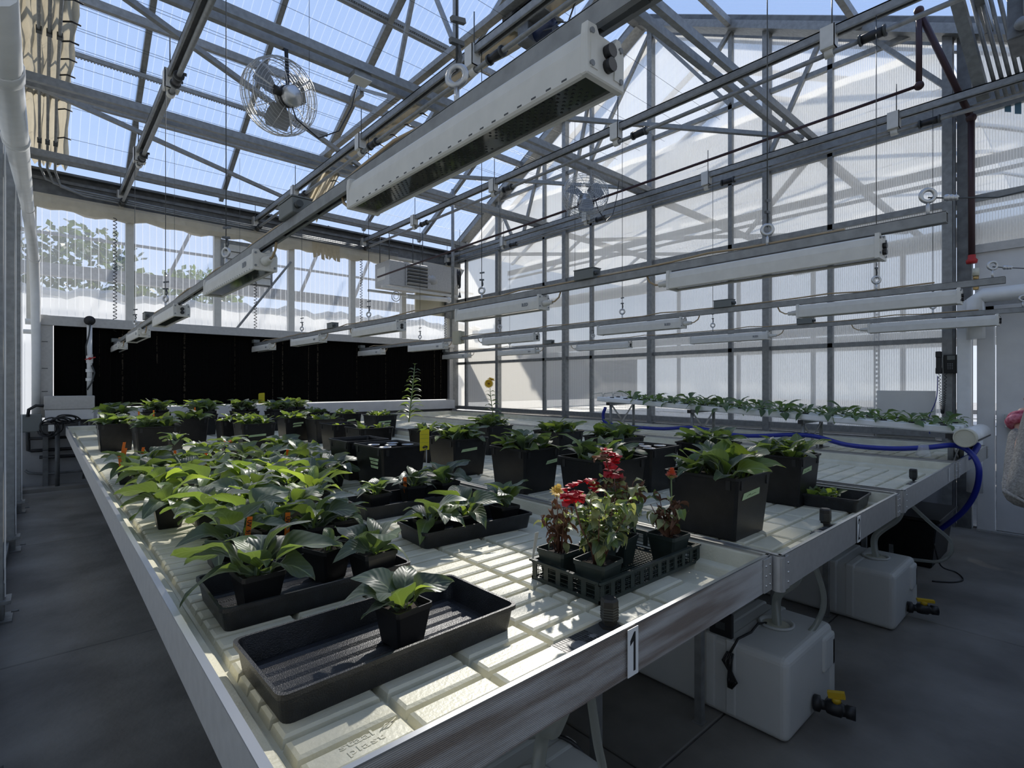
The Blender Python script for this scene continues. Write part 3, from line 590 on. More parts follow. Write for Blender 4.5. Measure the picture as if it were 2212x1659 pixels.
for k, (x, rn) in enumerate(rows):
    for i, y0 in enumerate(spans):
        e = 'big nearest white grow light overhead, with two black knobs' if (k, i) == (0, 0) else f'white grow light bar, {pos[i]} from the near end of the {rn} row'
        fixture(k, i, x, y0, zrow(k, y0 + .5), e)
    t = thing('light_track', f'galvanised track carrying the {rn} row of white grow lights', 'track', (x, 4.8, 2.0))
    a, b = .40, 9.32; za, zb = zrow(k, a) + TK[k], zrow(k, b) + TK[k]
    mb = MB()
    for dx, dz, ww, hh in ((-.019, .021, .003, .041), (.019, .021, .003, .041), (0, .041, .041, .003), (-.013, .001, .012, .003), (.013, .001, .012, .003)):
        mb.bar((x + dx, a, za + dz), (x + dx, b, zb + dz), ww, hh)
    obj('channel', mb, 'galv', t)
    for i in range(12 if k else 24):
        yy = a + .12 + i * (b - a - .2) / (12 if k else 24)
        if k == 0: obj('slot', MB().box(x - .008, x + .008, yy, yy + .10, zrow(0, yy) + .095, zrow(0, yy) + .097), 'dark', t)
    for q in (0, 1):
        y = (2.2, 6.18)[q]; z = zrow(k, y) + TK[k] + .0435
        if (k, q) == (2, 1):
            jb = thing('control_box', 'beige control box on the third track of lights, beside the corner', 'box', (x, y, z))
            obj('case', MB().box(x - .06, x + .0, y - .1, y + .06, z - .10, z + .09), 'beige', jb, .004, 1); obj('cover', MB().box(x + .003, x + .05, y - .1, y + .06, z - .09, z + .085), 'beige', jb, .004, 1)
        else:
            jb = thing('junction_box', f'grey junction box on the {rn} light track, {"nearer" if q == 0 else "farther"} one', 'box', (x, y, z))
            obj('case', MB().box(x - .04, x + .04, y - .07, y + .09, z, z + .062), 'boxgrey', jb, .003, 1); obj('lid', MB().box(x - .042, x + .042, y - .072, y + .092, z + .0625, z + .068), 'boxgrey', jb)
            obj('gland', MB().cyl((x - .02, y - .1, z + .03), (x - .02, y - .07, z + .03), .014, 10), 'dark', jb)
    rr = random.Random(k); pts = []
    for i in range(40):
        y = .75 + i * .21; pts.append((x + .012 * math.sin(i * 1.3), y, zrow(k, y) + TK[k] + .0485 + .006 * rr.random() + (.012 if i % 7 == 3 else 0)))
    cd = thing('power_cord', f'tan power cord laid along the top of the {rn} light track', 'cord', pts[0]); obj('cord_run', MB().tube(pts, .006, 6), 'cord', cd)
    cc = thing('coil_cord', f'thin black coiled cord hanging from rail to the {rn} light row', 'cord', (x, 9.24, 2.1))
    pts = []
    for i in range(34 * 8): s = i / 8 * 2 * math.pi; pts.append((x - .01 + .021 * math.cos(s), 9.24 + .021 * math.sin(s), 3.86 - (1.72 if k else 1.73) * i / (34 * 8)))
    obj('coil', MB().tube(pts, .0055, 4), 'black', cc)
    obj('plug_box', MB().box(x - .05, x + .04, 9.18, 9.30, zrow(k, 9.2) + TK[k] + .046, zrow(k, 9.2) + TK[k] + .096), 'boxgrey', cc)
    for q, y in enumerate((.46, 1.08, 3.3, 5.25, 7.2)):
        z = zrow(k, y) + TK[k] + .0425
        hg = thing('wire_hanger', f'eyebolt and steel wire, {pos[q]} along the {rn} light track', 'hanger', (x, y, z))
        obj('eyebolt', MB().cyl((x, y, z - .01), (x, y, z + .055), .007, 8).torus((x, y, z + .078), (1, .6, 0), .024, .0085, 18, 6), 'steel', hg)
        if q == 0 and k in (1, 2, 3):
            obj('wire', MB().tube([(x, y, z + .07), (x + .02, y - .05, z + .06), (x + .05, y - .2, z + .03), (x + .1, y - .5, z + .06), (x + .14, FY + .02, z + .16)], .003, 5), 'dark', hg)
            obj('cable_clamp', MB().ball((x + .022, y - .055, z + .06), .014).ball((x + .026, y - .068, z + .058), .013).ball((x + .03, y - .08, z + .056), .012), 'steel', hg)
        else:
            obj('wire', MB().cyl((x, y, z + .09), (x, y, 4.05), .0028, 5), 'dark', hg)
            obj('cable_clamp', MB().tube([(x, y, z + .10), (x + .012, y, z + .13), (x, y, z + .17)], .006, 6).bar((x - .02, y, z + .16), (x + .02, y, z + .165), .012, .012), 'galv_dark', hg); obj('cable_clamp', MB().bar((x - .016, y, z + .215), (x + .024, y, z + .225), .012, .012), 'galv_dark', hg)
# loose wires from the roof
for q, (u, yv, z1) in enumerate(((518, 8.6, 2.3), (377, 8.2, 2.4), (668, 4.5, 3.6), (1242, 4.0, 2.5))):
    p = PX(u, 420, y=yv); wq = thing('drop_wire', f'thin steel wire hanging from the roof, {pos[q]} from the left', 'wire', (p.x, p.y, z1)); obj('strand', MB().cyl((p.x, p.y, z1), (p.x, p.y, roofz(p.y) - .02), .0022, 5), 'dark', wq)
# ------------------------------------------------------------------ fans
def fan(c, axis, label, rodtop, black):
    t = thing('circulation_fan', label, 'fan', c, 'hanging circulation fans')
    mtx = Matrix.Translation(Vector(c)) @ (-Vector(axis)).to_track_quat('Z', 'Y').to_matrix().to_4x4()
    def put(n, mb, m, par=t): return obj(n, mb.xf(mtx), m, par)
    Rr = .285
    cage = MB()
    for z, r in ((-.10, Rr), (-.05, Rr + .012), (0, Rr + .014), (.05, Rr + .012), (.10, Rr)): cage.torus((0, 0, z), (0, 0, 1), r, .004, 36, 4)
    for z, sg in ((-.10, -1), (.10, 1)):
        for i, r in enumerate((.07, .095, .12, .145, .17, .195, .22, .245, .268)): cage.torus((0, 0, z + sg * .05 * (1 - (r / Rr) ** 2)), (0, 0, 1), r, .0018, 30, 3)
        for j in range(10):
            a = 2 * math.pi * j / 10; pts = [(math.cos(a) * r, math.sin(a) * r, z + sg * .05 * (1 - (r / Rr) ** 2)) for r in (.05, .12, .2, Rr)]; cage.tube(pts, .003, 4)
    for j in range(30):
        a = 2 * math.pi * j / 30; cage.tube([(math.cos(a) * Rr, math.sin(a) * Rr, -.10), (math.cos(a) * (Rr + .014), math.sin(a) * (Rr + .014), 0), (math.cos(a) * Rr, math.sin(a) * Rr, .10)], .0018, 3)
    put('cage', cage, 'steel')
    put('hoop', MB().lathe([(Rr + .004, -.06), (Rr + .018, -.05), (Rr + .018, .05), (Rr + .004, .06)], (0, 0, 0), 36), 'shroud')
    for j in range(3):
        a = 2 * math.pi * j / 3 + .5; mb = MB(); vs = []
        for r, w0, tw in ((.05, .05, .5), (.12, .085, .42), (.19, .10, .34), (.25, .085, .28)):
            for s in (-1, 1):
                y = w0 * s; vs.append((r * math.cos(a) - y * math.cos(tw) * math.sin(a), r * math.sin(a) + y * math.cos(tw) * math.cos(a), y * math.sin(tw)))
        mb.add(vs, [(0, 1, 3, 2), (2, 3, 5, 4), (4, 5, 7, 6)], True)
        put('blade', mb, 'galv')
    put('motor', MB().lathe([(0, -.03), (.07, -.03), (.084, -.05), (.084, -.20), (.072, -.225), (0, -.235)], (0, 0, 0), 18), 'steel')
    put('motor_band', MB().lathe([(.0855, -.10), (.0865, -.10), (.0865, -.16), (.0855, -.16)], (0, 0, 0), 18), 'black')
    put('capacitor', MB().cyl((.08, .0, -.14), (.135, 0, -.14), .036, 10), 'black')
    for j in range(3):
        a = 2 * math.pi * j / 3 + .2; put('motor_strut', MB().bar((.06 * math.cos(a), .06 * math.sin(a), -.11), (Rr * math.cos(a), Rr * math.sin(a), -.10), .012, .006), 'steel')
    x, y, z = c
    obj('hanger_strap', MB().bar((x + .03, y - .1, z + .05), (x + .03, y - .06, rodtop - .02), .03, .008).bar((x + .03, y - .06, rodtop), (x + .03, y - .02, rodtop), .04, .06), 'black' if black else 'galv', t)
    pts = [(x + .02, y - .13, z - .02), (x + .08, y - .16, z - .22), (x + .28, y - .12, z - .30), (x + .48, y - .08, z - .16), (x + .62, y - .04, z + .12), (x + .70, y - .02, rodtop)]
    obj('fan_cord', MB().tube(pts, .006, 6), 'black', t)
fan((1.50, 4.62, 3.82), (.22, -.93, -.25), 'near white cage fan with black strap hanging against the blue roof', 4.24, True)
fan((5.30, 4.5, 3.86), (.62, .70, -.35), 'farther pale cage fan hanging before the tall partition', 4.24, False)
p = PX(757, 150, z=4.32)
eb = thing('outlet_box', 'small grey outlet box fixed to the roof ties near the fan', 'box', tuple(p)); obj('case', MB().box(p.x - .06, p.x + .1, 4.43, 4.56, 4.16, 4.21), 'galv', eb); obj('cover', MB().box(p.x - .065, p.x + .105, 4.425, 4.565, 4.15, 4.158), 'white', eb)
# motors under the ridge
for q, (u, v, nm) in enumerate(((1125, 38, 'upper'), (1160, 78, 'lower'))):
    p = PX(u, v, x=3.45); t = thing('curtain_motor', f'{nm} dark blue motor with gearbox under the roof ridge', 'motor', tuple(p))
    obj('motor', MB().lathe([(0, -.02), (.05, -.02), (.062, 0), (.062, .2), (.05, .22), (0, .22)], tuple(p), 14, axis=(0, -1, .1)), 'motor', t)
    obj('gearbox', MB().box(p.x - .12, p.x + .12, p.y, p.y + .14, p.z - .07, p.z + .10), 'galv_dark', t, .006, 1)
    obj('mount_plate', MB().box(p.x - .15, p.x + .15, p.y - .2, p.y + .2, p.z + .105, p.z + .115), 'galv', t)
    obj('motor_lead', MB().tube([(p.x, p.y - .15, p.z + .06), (p.x + .1, p.y - .3, p.z + .02), (p.x + .15, p.y - .4, p.z + .3)], .008, 6), 'dark', t)
    obj('limit_switch', MB().box(p.x - .06, p.x - .01, p.y - .3, p.y - .25, p.z - .12, p.z - .07).box(p.x + .01, p.x + .06, p.y - .3, p.y - .25, p.z - .12, p.z - .07).bar((p.x - .04, p.y - .28, p.z - .07), (p.x - .04, p.y - .02, p.z), .01, .01), 'black', t)
# ------------------------------------------------------------------ unit heater in the far corner
hy = 8.45
def H(u, v, y=hy): return PX(u, v, y=y)
a, b = H(848, 572), H(915, 632)
hx0, hx1, hz0, hz1 = 4.62, 5.42, 3.17, 3.62
ht = thing('unit_heater', 'grey unit heater with louvres hanging in the far corner', 'heater', (5.0, hy + .2, hz0))
obj('casing', MB().box(hx0, hx1, hy, hy + .55, hz0, hz1), 'alu', ht, .008, 1)
obj('louvre_frame', MB().box(hx0 + .32, hx0 + .34, hy - .03, hy, hz0 + .03, hz1 - .03).box(hx1 - .02, hx1, hy - .03, hy, hz0 + .03, hz1 - .03), 'alu', ht)
obj('louvre_back', MB().box(hx0 + .34, hx1 - .02, hy - .003, hy + .002, hz0 + .04, hz1 - .04), 'black', ht)
for k in range(6): obj('louvre', MB().bar((hx0 + .34, hy - .035, hz0 + .07 + k * .062), (hx1 - .02, hy - .035, hz0 + .07 + k * .062), .06, .006, (0, .55, .85)), 'alu', ht)
obj('rating_label', MB().box(hx0 - .003, hx0, hy + .15, hy + .45, hz0 + .12, hz1 - .1), 'white', ht)
for x in (hx0 + .05, hx1 - .05): obj('hanger_rod', MB().cyl((x, hy + .1, hz1), (x, hy + .1, 4.25), .008, 6).cyl((x, hy + .45, hz1), (x, hy + .45, 4.25), .008, 6), 'dark', ht)
obj('vent_duct', MB().lathe([(.10, 0), (.10, .25), (.13, .27), (.13, .4)], (hx1 + .0, hy + .3, hz1 - .15), 14, axis=(1, .3, -.1)), 'alu', ht)
obj('support_shelf', MB().box(hx0 - .15, hx1 + .75, hy - .02, hy + .03, hz0 - .07, hz0 - .03).box(hx0 - .15, hx1 + .75, hy + .5, hy + .55, hz0 - .07, hz0 - .03), 'white', ht)
obj('flue_pipe', MB().cyl((hx0 + .5, hy + .25, hz0 - .12), (hx1 + .6, hy + .2, hz0 - .1), .045, 12).ball((hx1 + .62, hy + .2, hz0 - .1), .06), 'pvc', ht)
obj('fan_guard', MB().torus((hx0 + .3, hy + .3, hz0 - .14), (0, 1, .2), .09, .008, 18, 5).torus((hx0 + .3, hy + .3, hz0 - .14), (0, 1, .2), .05, .006, 18, 5), 'steel', ht)
vb = thing('corner_vent', 'grey sheet metal vent duct box filling the far right corner', 'vent', (6.0, 8.95, 3.0))
obj('duct', MB().frustum(5.55, 6.2, 8.75, 9.2, 3.25, 5.5, 6.5, 8.75, 9.2, 3.75), 'alu', vb); obj('side_panel', MB().box(5.62, 6.5, 9.2, 9.25, 2.82, 3.3), 'beige', vb); obj('dark_edge', MB().box(6.3, 6.5, 9.12, 9.19, 2.78, 3.6), 'galv_dark', vb)
sv = thing('wall_vent', 'white slatted vent on the pad wall, behind the second rail end', 'vent', (2.45, 9.33, 3.1))
obj('frame', MB().box(2.12, 2.9, 9.30, 9.37, 3.02, 3.70), 'galv', sv)
for k in range(5): obj('slat', MB().bar((2.16, 9.285, 3.10 + k * .12), (2.86, 9.285, 3.10 + k * .12), .012, .112, (0, .25, 1)), 'white', sv)
obj('actuator', MB().box(2.1, 2.18, 9.15, 9.25, 3.02, 3.16).box(2.22, 2.3, 9.12, 9.22, 2.98, 3.12), 'boxgrey', sv)
# coil of cable and hoist wire by the corner post
p = PX(993, 603, y=7.9); ck = thing('cable_coil', 'coil of black cable hanging on a wire near the far corner', 'cable', tuple(p))
mb = MB()
for k in range(5): mb.torus((p.x + R.uniform(-.012, .012), p.y + k * .012, p.z + R.uniform(-.012, .012)), (.75, -.66, R.uniform(-.1, .1)), .165 + R.uniform(-.012, .01), .007, 28, 5)
obj('loops', mb, 'black', ck); obj('hanging_wire', MB().cyl((p.x, p.y, p.z - .28), (p.x, p.y, 4.25), .004, 5), 'dark', ck); obj('hook_weight', MB().lathe([(0, 0), (.03, 0), (.012, .09), (.004, .1)], (p.x, p.y, p.z - .34), 8), 'galv_dark', ck)
obj('loose_strand', MB().torus((p.x + .1, p.y, p.z - .55), (.75, -.66, .1), .06, .003, 20, 4).torus((p.x + .07, p.y, p.z - .52), (.75, -.66, .3), .05, .003, 20, 4), 'dark', ck)
q = PX(978, 480, y=8.9); vp = thing('vertical_conduit', 'upright grey pipe by the far corner in front of the heater', 'pipe', (q.x, 8.0, 2.1)); q = PX(978, 480, y=8.0); obj('pipe', MB().cyl((q.x, 8.0, 2.6), (q.x, 8.0, 5.0), .03, 8), 'galv', vp)
# black gas pipe crossing under the partition truss, dropping dark red at right
A_, B_ = PX(640 / 5.53 + 700, 1210 / 5.53 + 380, y=8.3), PX(1985, 185, x=6.25)
gp = thing('gas_pipe', 'dark iron gas pipe running from the heater along the partition to right', 'pipe', tuple(B_))
T0 = PX(1993, 20, x=6.25); E0 = PX(2098, 255, x=6.55); E1 = PX(2105, 560, x=6.6)
obj('long_run', MB().tube([tuple(A_), tuple(B_)], .016, 8), 'redpipe', gp); obj('riser', MB().tube([tuple(B_), (B_.x, B_.y, T0.z)], .026, 8), 'redpipe', gp)
obj('slanted_run', MB().tube([(B_.x, B_.y, T0.z), tuple(E0)], .028, 8), 'redpipe', gp); obj('drop', MB().tube([tuple(E0), (E0.x + .03, E0.y, E1.z)], .026, 8), 'redpipe', gp)
for c in (B_, Vector((B_.x, B_.y, T0.z)), E0): obj('elbow', MB().ball(tuple(c), .042, 10, 8), 'redpipe', gp)
obj('red_cap', MB().lathe([(.0, -.03), (.04, -.03), (.045, 0), (.03, .02), (.03, .05)], (E0.x + .03, E0.y, E1.z - .01), 12), 'red', gp)
# conduits down the left slope
for k in range(3):
    x = -.02 + k * .075; pts = [(x, y, cz(y) - .16) for y in (3.4, 6, 7.5, 8.2, 8.9)] + [(x, 9.06, 4.20 - k * .02), (x + .06, 9.14, 4.06 - k * .03), (x + .3, 9.16, 4.00 - k * .03), (1.6, 9.17, 3.97 - k * .025), (5.2, 9.17, 3.95 - k * .025)]
    t = thing('conduit', f'thin grey conduit down the left roof edge, {nth[k]} of three', 'pipe', pts[0]); obj('run', MB().tube(pts, .014, 8), 'galv', t)
    [obj('strap', MB().box(x - .022, x + .022, ys_ - .03, ys_ + .03, cz(ys_) - .185, cz(ys_) - .135), 'dark', t) for ys_ in (5.2, 6.67, 8.77)]
# big white pipe along the left wall and down in the corner
pts = [tuple(PX(-14, -30, x=-.10)), tuple(PX(8, 150, x=-.10)), tuple(PX(34, 300, x=-.10)), tuple(PX(60, 450, y=7.6)), tuple(PX(74, 560, y=9.05)), tuple(PX(77, 640, y=9.12)), tuple(PX(78, 760, y=9.12)), tuple(PX(78, 900, y=9.12))]
t = thing('drain_pipe', 'fat white plastic pipe running down along the left wall', 'pipe', pts[-1]); obj('run', MB().tube(pts, [.052] * 5 + [.05, .045, .045], 14), 'pvc', t)
for i in (1, 2, 3, 4):
    d = (Vector(pts[i]) - Vector(pts[i - 1])).normalized(); obj('collar', MB().lathe([(.052, -.04), (.058, -.04), (.058, .04), (.052, .04)], pts[i], 14, axis=tuple(d)), 'pvc', t)

# ------------------------------------------------------------------ benches
PT = .800                                     # top of the raised pads
def bench(n, x0, x1, y0, y1, px, pw, py, ph_, drain, label):
    t = thing('flood_bench', label, 'bench', ((x0 + x1) / 2, y0, 0))
    zt, zb, th = .867, .757, .013
    obj('front_rail', MB().box(x0, x1, y0, y0 + th, zb, zt), 'alu_front' if n == 0 else 'alu', t, .002, 1)
    obj('front_lip', MB().box(x0, x1, y0 - .001, y0 + .010, zt, zt + .003), 'steel', t)
    obj('rear_rail', MB().box(x0, x1, y1 - th, y1, zb, zt), 'alu', t, .002, 1)
    for x, nm in ((x0, 'left_rail'), (x1 - th, 'right_rail')):
        r = obj(nm, MB().box(x, x + th, y0, y1, zb, zt), 'alu', t, .002, 1)
        obj('rail_lip', MB().box(x - .001, x + th + .001, y0, y1, zt, zt + .003), 'steel', r)
    cb = obj('corner_bracket', MB().box(x0 - .004, x0 + .05, y0 - .006, y0 - .001, zb + .004, zt - .004).lathe([(.02, zb), (.02, zt)], (x0 + .012, y0 + .012, 0), 10), 'alu', t)
    obj('corner_bracket', MB().box(x1 - .05, x1 + .004, y0 - .006, y0 - .001, zb + .004, zt - .004), 'alu', t)
    mb = MB()
    for x in (x0 + .04, x1 - .04, x1 - .012):
        for z in (zb + .025, (zb + zt) / 2, zt - .025): mb.ball((x, y0 - .006, z), .004, 6, 4)
    obj('rivet', mb, 'steel', cb)['kind'] = 'stuff'
    # moulded liner: sloping walls, channel floor and raised pads
    fz = PT - .019; mb = MB(); i = th
    X0, X1, Y0, Y1 = x0 + i, x1 - i, y0 + i, y1 - i; led = .042
    o_ = [(X0, Y0), (X1, Y0), (X1, Y1), (X0, Y1)]
    def ringp(d, z): return [(X0 + d, Y0 + d * .35, z), (X1 - d, Y0 + d * .35, z), (X1 - d, Y1 - d, z), (X0 + d, Y1 - d, z)]
    prof = [(0, .861), (.004, .856), (led * .35, .812), (led, .806), (led + .004, .801), (led + .014, fz)]
    vs = [p for d, z in prof for p in ringp(d, z)]
    fs = [(k * 4 + j, k * 4 + (j + 1) % 4, (k + 1) * 4 + (j + 1) % 4, (k + 1) * 4 + j) for k in range(len(prof) - 1) for j in range(4)] + [tuple((len(prof) - 1) * 4 + j for j in range(4))]
    mb.add(vs, fs)
    X = px
    while X + pw < x1 - .035:
        Y = y0 + .028
        while Y + ph_ < y1 - .05:
            if not (drain[0] - .15 < X + pw / 2 < drain[0] + .04 and Y < y0 + .12 and abs(X + pw / 2 - drain[0] + .065) < .1):
                a, b, c, d = X, X + pw, Y, Y + ph_; e = .004; f = .010
                mb.frustum(a, b, c, d, fz, a + e, b - e, c + e, d - e, PT - .004, False, False)
                mb.frustum(a + e, b - e, c + e, d - e, PT - .004, a + f, b - f, c + f, d - f, PT, False, True)
            Y += py
        X += px_pitch
    obj('flood_tray', mb, 'cream', t)
    dx, dy = drain
    dp = obj('drain_plate', MB().box(dx - .185, dx + .045, y0 + .075, y0 + .168, fz, fz + .010), 'dark', t, .003, 1)
    mb = MB()
    for r in range(14):
        for c in range(5):
            if (r - 4) ** 2 + (c * 2.2 - 4) ** 2 > 9: mb.box(dx - .178 + r * .0085, dx - .174 + r * .0085, y0 + .082 + c * .017, y0 + .095 + c * .017, fz + .0098, fz + .0108)
    obj('drain_slot', mb, 'black', dp); obj('drain_dome', MB().lathe([(.022, .0095), (.02, .012), (0, .0135)], (dx - .13, y0 + .12, fz), 14).lathe([(.016, .0095), (0, .012)], (dx - .07, y0 + .13, fz), 12), 'galv_dark', dp)
    sp_ = obj('standpipe', MB().lathe([(.027, .006), (.027, .016), (.019, .017), (.019, .026), (.0225, .028), (.0225, .076), (.019, .082), (0, .082)], (dx, y0 + .135, fz), 6, False), 'black', t)
    mb = MB()
    for k in range(5): mb.lathe([(.0235, .032 + k * .0065), (.0235, .035 + k * .0065)], (dx, y0 + .135, fz), 6, False)
    obj('thread_ridge', mb, 'dark', sp_)
    for x in (x0 + .33, x1 - .33):
        for y in (1.11, 3.0, 4.9, 6.8, 8.4): obj('leg', MB().box(x - .015, x + .015, y - .015, y + .015, .006, zb - .04).box(x - .022, x + .022, y - .022, y + .022, 0, .006), 'galv', t)
    for y in (1.11, 3.0, 4.9, 6.8, 8.4): obj('cross_beam', MB().box(x0 + .06, x1 - .06, y - .02, y + .02, zb - .04, zb), 'galv', t)
    return t
px_pitch = .1968
B = [bench(0, .225, 1.692, .69, 8.68, .302, .186, .068, .0625, (1.065, .826), 'flood bench numbered 1, cream gridded tray, nearest to the camera'),
     bench(1, 1.702, 3.115, .66, 8.66, 1.775, .188, .103, .096, (2.523, .79), 'flood bench numbered 2, cream gridded tray full of black bins'),
     bench(2, 3.205, 4.63, .66, 8.66, 3.285, .188, .103, .096, (4.11, .79), 'empty cream flood bench, third from the left aisle'),
     bench(3, 4.69, 6.10, .66, 8.66, 4.77, .188, .103, .096, (5.55, .79), 'cream flood bench against the partition, carrying the white planted channels')]
for n, (x, txt) in enumerate(((.966, '1'), (2.463, '2'))):
    y = (.69, .66)[n] - .0055
    p = obj('number_plate', MB().box(x - .019, x + .019, y - .001, y + .0005, .762, .866), 'plate', B[n])
    G1 = [(.001, -.042), (.008, -.042), (.008, .043), (.003, .043), (-.011, .026), (-.011, .016), (.001, .024)]
    G2 = [(-.012, -.042), (.012, -.042), (.012, -.034), (-.001, -.034), (.011, .004), (.012, .022), (.010, .036), (.003, .043), (-.004, .043), (-.010, .036), (-.012, .022), (-.006, .022), (-.004, .032), (0, .035), (.005, .030), (.006, .020), (.004, .004), (-.012, -.034)]
    obj('numeral', MB().poly([(x + q[0], y - .0010, .814 + q[1]) for q in (G1, G2)[n]], (0, -.0006, 0)), 'ink', p)
obj('old_label', MB().box(4.35, 4.362, .6535, .655, .775, .86).box(4.355, 4.366, .6535, .655, .80, .835), 'plate', B[2])
em = text_mesh('staal', .034, .0011, 'cream', 'embossed_word', frame_mtx((.395, .835, PT), (1, .04, 0), (-.04, 1, 0)) @ Matrix.Diagonal((1.0, .62, 1, 1)), B[0], 1.05, .0004)
text_mesh('plast', .034, .0011, 'cream', 'embossed_word', frame_mtx((.402, .815, PT), (1, .04, 0), (-.04, 1, 0)) @ Matrix.Diagonal((1.0, .62, 1, 1)), B[0], 1.05, .0004)
obj('embossed_leaf', MB().tube([(.435, .829, PT), (.452, .842, PT + .0008), (.468, .838, PT + .0008), (.452, .83, PT + .0008), (.437, .832, PT)], .0011, 5).tube([(.44, .83, PT), (.475, .846, PT + .0006)], .001, 5), 'cream', B[0])

# ------------------------------------------------------------------ leaves
def leaf_mesh(name, m, L, W, droop, fold, wave, pet, seed, nu=2, nv=8, curl=0):
    """blade along +Y, petiole at the origin, upper face +Z; three-dimensional: folded at the midrib, rippled and drooping"""
    r = random.Random(seed); vs = []; ph0 = r.uniform(0, 6)
    ys = []
    for i in range(nv + 1):
        t = i / nv; y = t * L
        if t < pet: w = W * .085
        else:
            s = (t - pet) / (1 - pet); w = W * .5 * (math.sin(math.pi * min(1, s ** .82 * .985 + .012)) ** .75) * (1 - .25 * s) * 1.12
        a = droop * t * t; yy = y * math.cos(a * .6); zz = y * .05 - L * math.sin(a) * t * .55 + L * .10 * math.sin(math.pi * t)
        tw = wave * .5 * math.sin(ph0 + t * 5)
        for j in range(-nu, nu + 1):
            u = j / nu; x = w * u
            z = zz + abs(x) * fold + wave * W * .16 * math.sin(ph0 + t * 11 + (1 if u > 0 else 2.1)) * abs(u) + x * tw - curl * W * .5 * u * u * t
            vs.append((x, yy, z))
    k = 2 * nu + 1
    fs = [(i * k + j, i * k + j + 1, (i + 1) * k + j + 1, (i + 1) * k + j) for i in range(nv) for j in range(k - 1)]
    mb = MB().add(vs, fs, True)
    return mb.mesh(name, M[m])
LIB = {}
def lib(kind):
    if kind in LIB: return LIB[kind]
    out = []
    for q in range(7):
        rr = random.Random(hash(kind) % 1000 if False else sum(map(ord, kind)) + q * 17)
        dr = rr.uniform(.15, 1.0); fo = rr.uniform(.15, .55); wv = rr.uniform(.3, 1.1)
        if kind == 'rosette': out.append(leaf_mesh('leaf', ('leafA', 'leafB', 'leafB', 'leafA', 'leafC', 'leafB', 'leafA')[q], 1, rr.uniform(.38, .50), dr, fo, wv * 1.3, .2, q + 1, 3, 10))
        if kind == 'bin': out.append(leaf_mesh('leaf', ('leafA', 'leafA', 'leafC', 'leafA', 'leafB', 'leafC', 'leafB')[q], 1, rr.uniform(.40, .50), dr * .9, fo, wv * .9, .16, q + 11, 2, 7))
        if kind == 'bright': out.append(leaf_mesh('leaf', 'leafC', 1, rr.uniform(.26, .34), dr * .9, fo, wv, .25, q + 21, 3, 9))
        if kind == 'nft': out.append(leaf_mesh('leaf', 'leafD', 1, rr.uniform(.42, .52), dr * .9, fo * .8, wv * .5, .3, q + 31, 2, 6))
        if kind == 'small': out.append(leaf_mesh('leaf', ('leafY', 'leafY', 'leafA', 'leafY', 'leafC', 'leafY', 'leafA')[q], 1, rr.uniform(.5, .62), dr, fo, wv, .15, q + 41, 2, 5))
        if kind == 'brown': out.append(leaf_mesh('leaf', 'leafBrown', 1, rr.uniform(.22, .38), 1.8, .9, 1.8, .1, q + 51, 2, 6))
        if kind == 'stemleaf': out.append(leaf_mesh('leaf', ('leafA', 'leafB', 'leafC')[q % 3], 1, rr.uniform(.30, .36), .5, .3, .5, .06, q + 61, 2, 6))
        if kind == 'seedling': out.append(leaf_mesh('leaf', 'leafC', 1, rr.uniform(.4, .5), .4, .3, .5, .2, q + 71, 2, 5))
    LIB[kind] = out; return out
def put_leaf(me, parent, at, L, elev, az, roll=0, off=None, wf=1.0):
    o = bpy.data.objects.new('leaf', me)
    g = ORG.get(parent.name, Vector((0, 0, 0)))
    o.location = Vector(at) - g; o.rotation_euler = (elev, roll, az); o.scale = (L * wf, L, L)
    return link(o, parent)
def rosette(parent, c, n, L, rr, kind='rosette', lo=.12, hi=1.25, spread=.008, wf=1.0):
    ls = lib(kind); a0 = rr.uniform(0, 6.28)
    for i in range(n):
        t = (i + .5) / n
        az = a0 + i * 2.39996 + rr.uniform(-.25, .25); el = hi + (lo - hi) * t ** .8 + rr.uniform(-.14, .14)
        ln = L * (.58 + .42 * math.sin(math.pi * min(1, .25 + .6 * t))) * rr.uniform(.82, 1.15)
        p = Vector(c) + Vector((-math.sin(az), math.cos(az), 0)) * spread * rr.uniform(.4, 1.4) + Vector((0, 0, rr.uniform(-.002, .006)))
        put_leaf(ls[rr.randrange(7)], parent, p, ln, el, az, rr.uniform(-.35, .35), wf=wf)
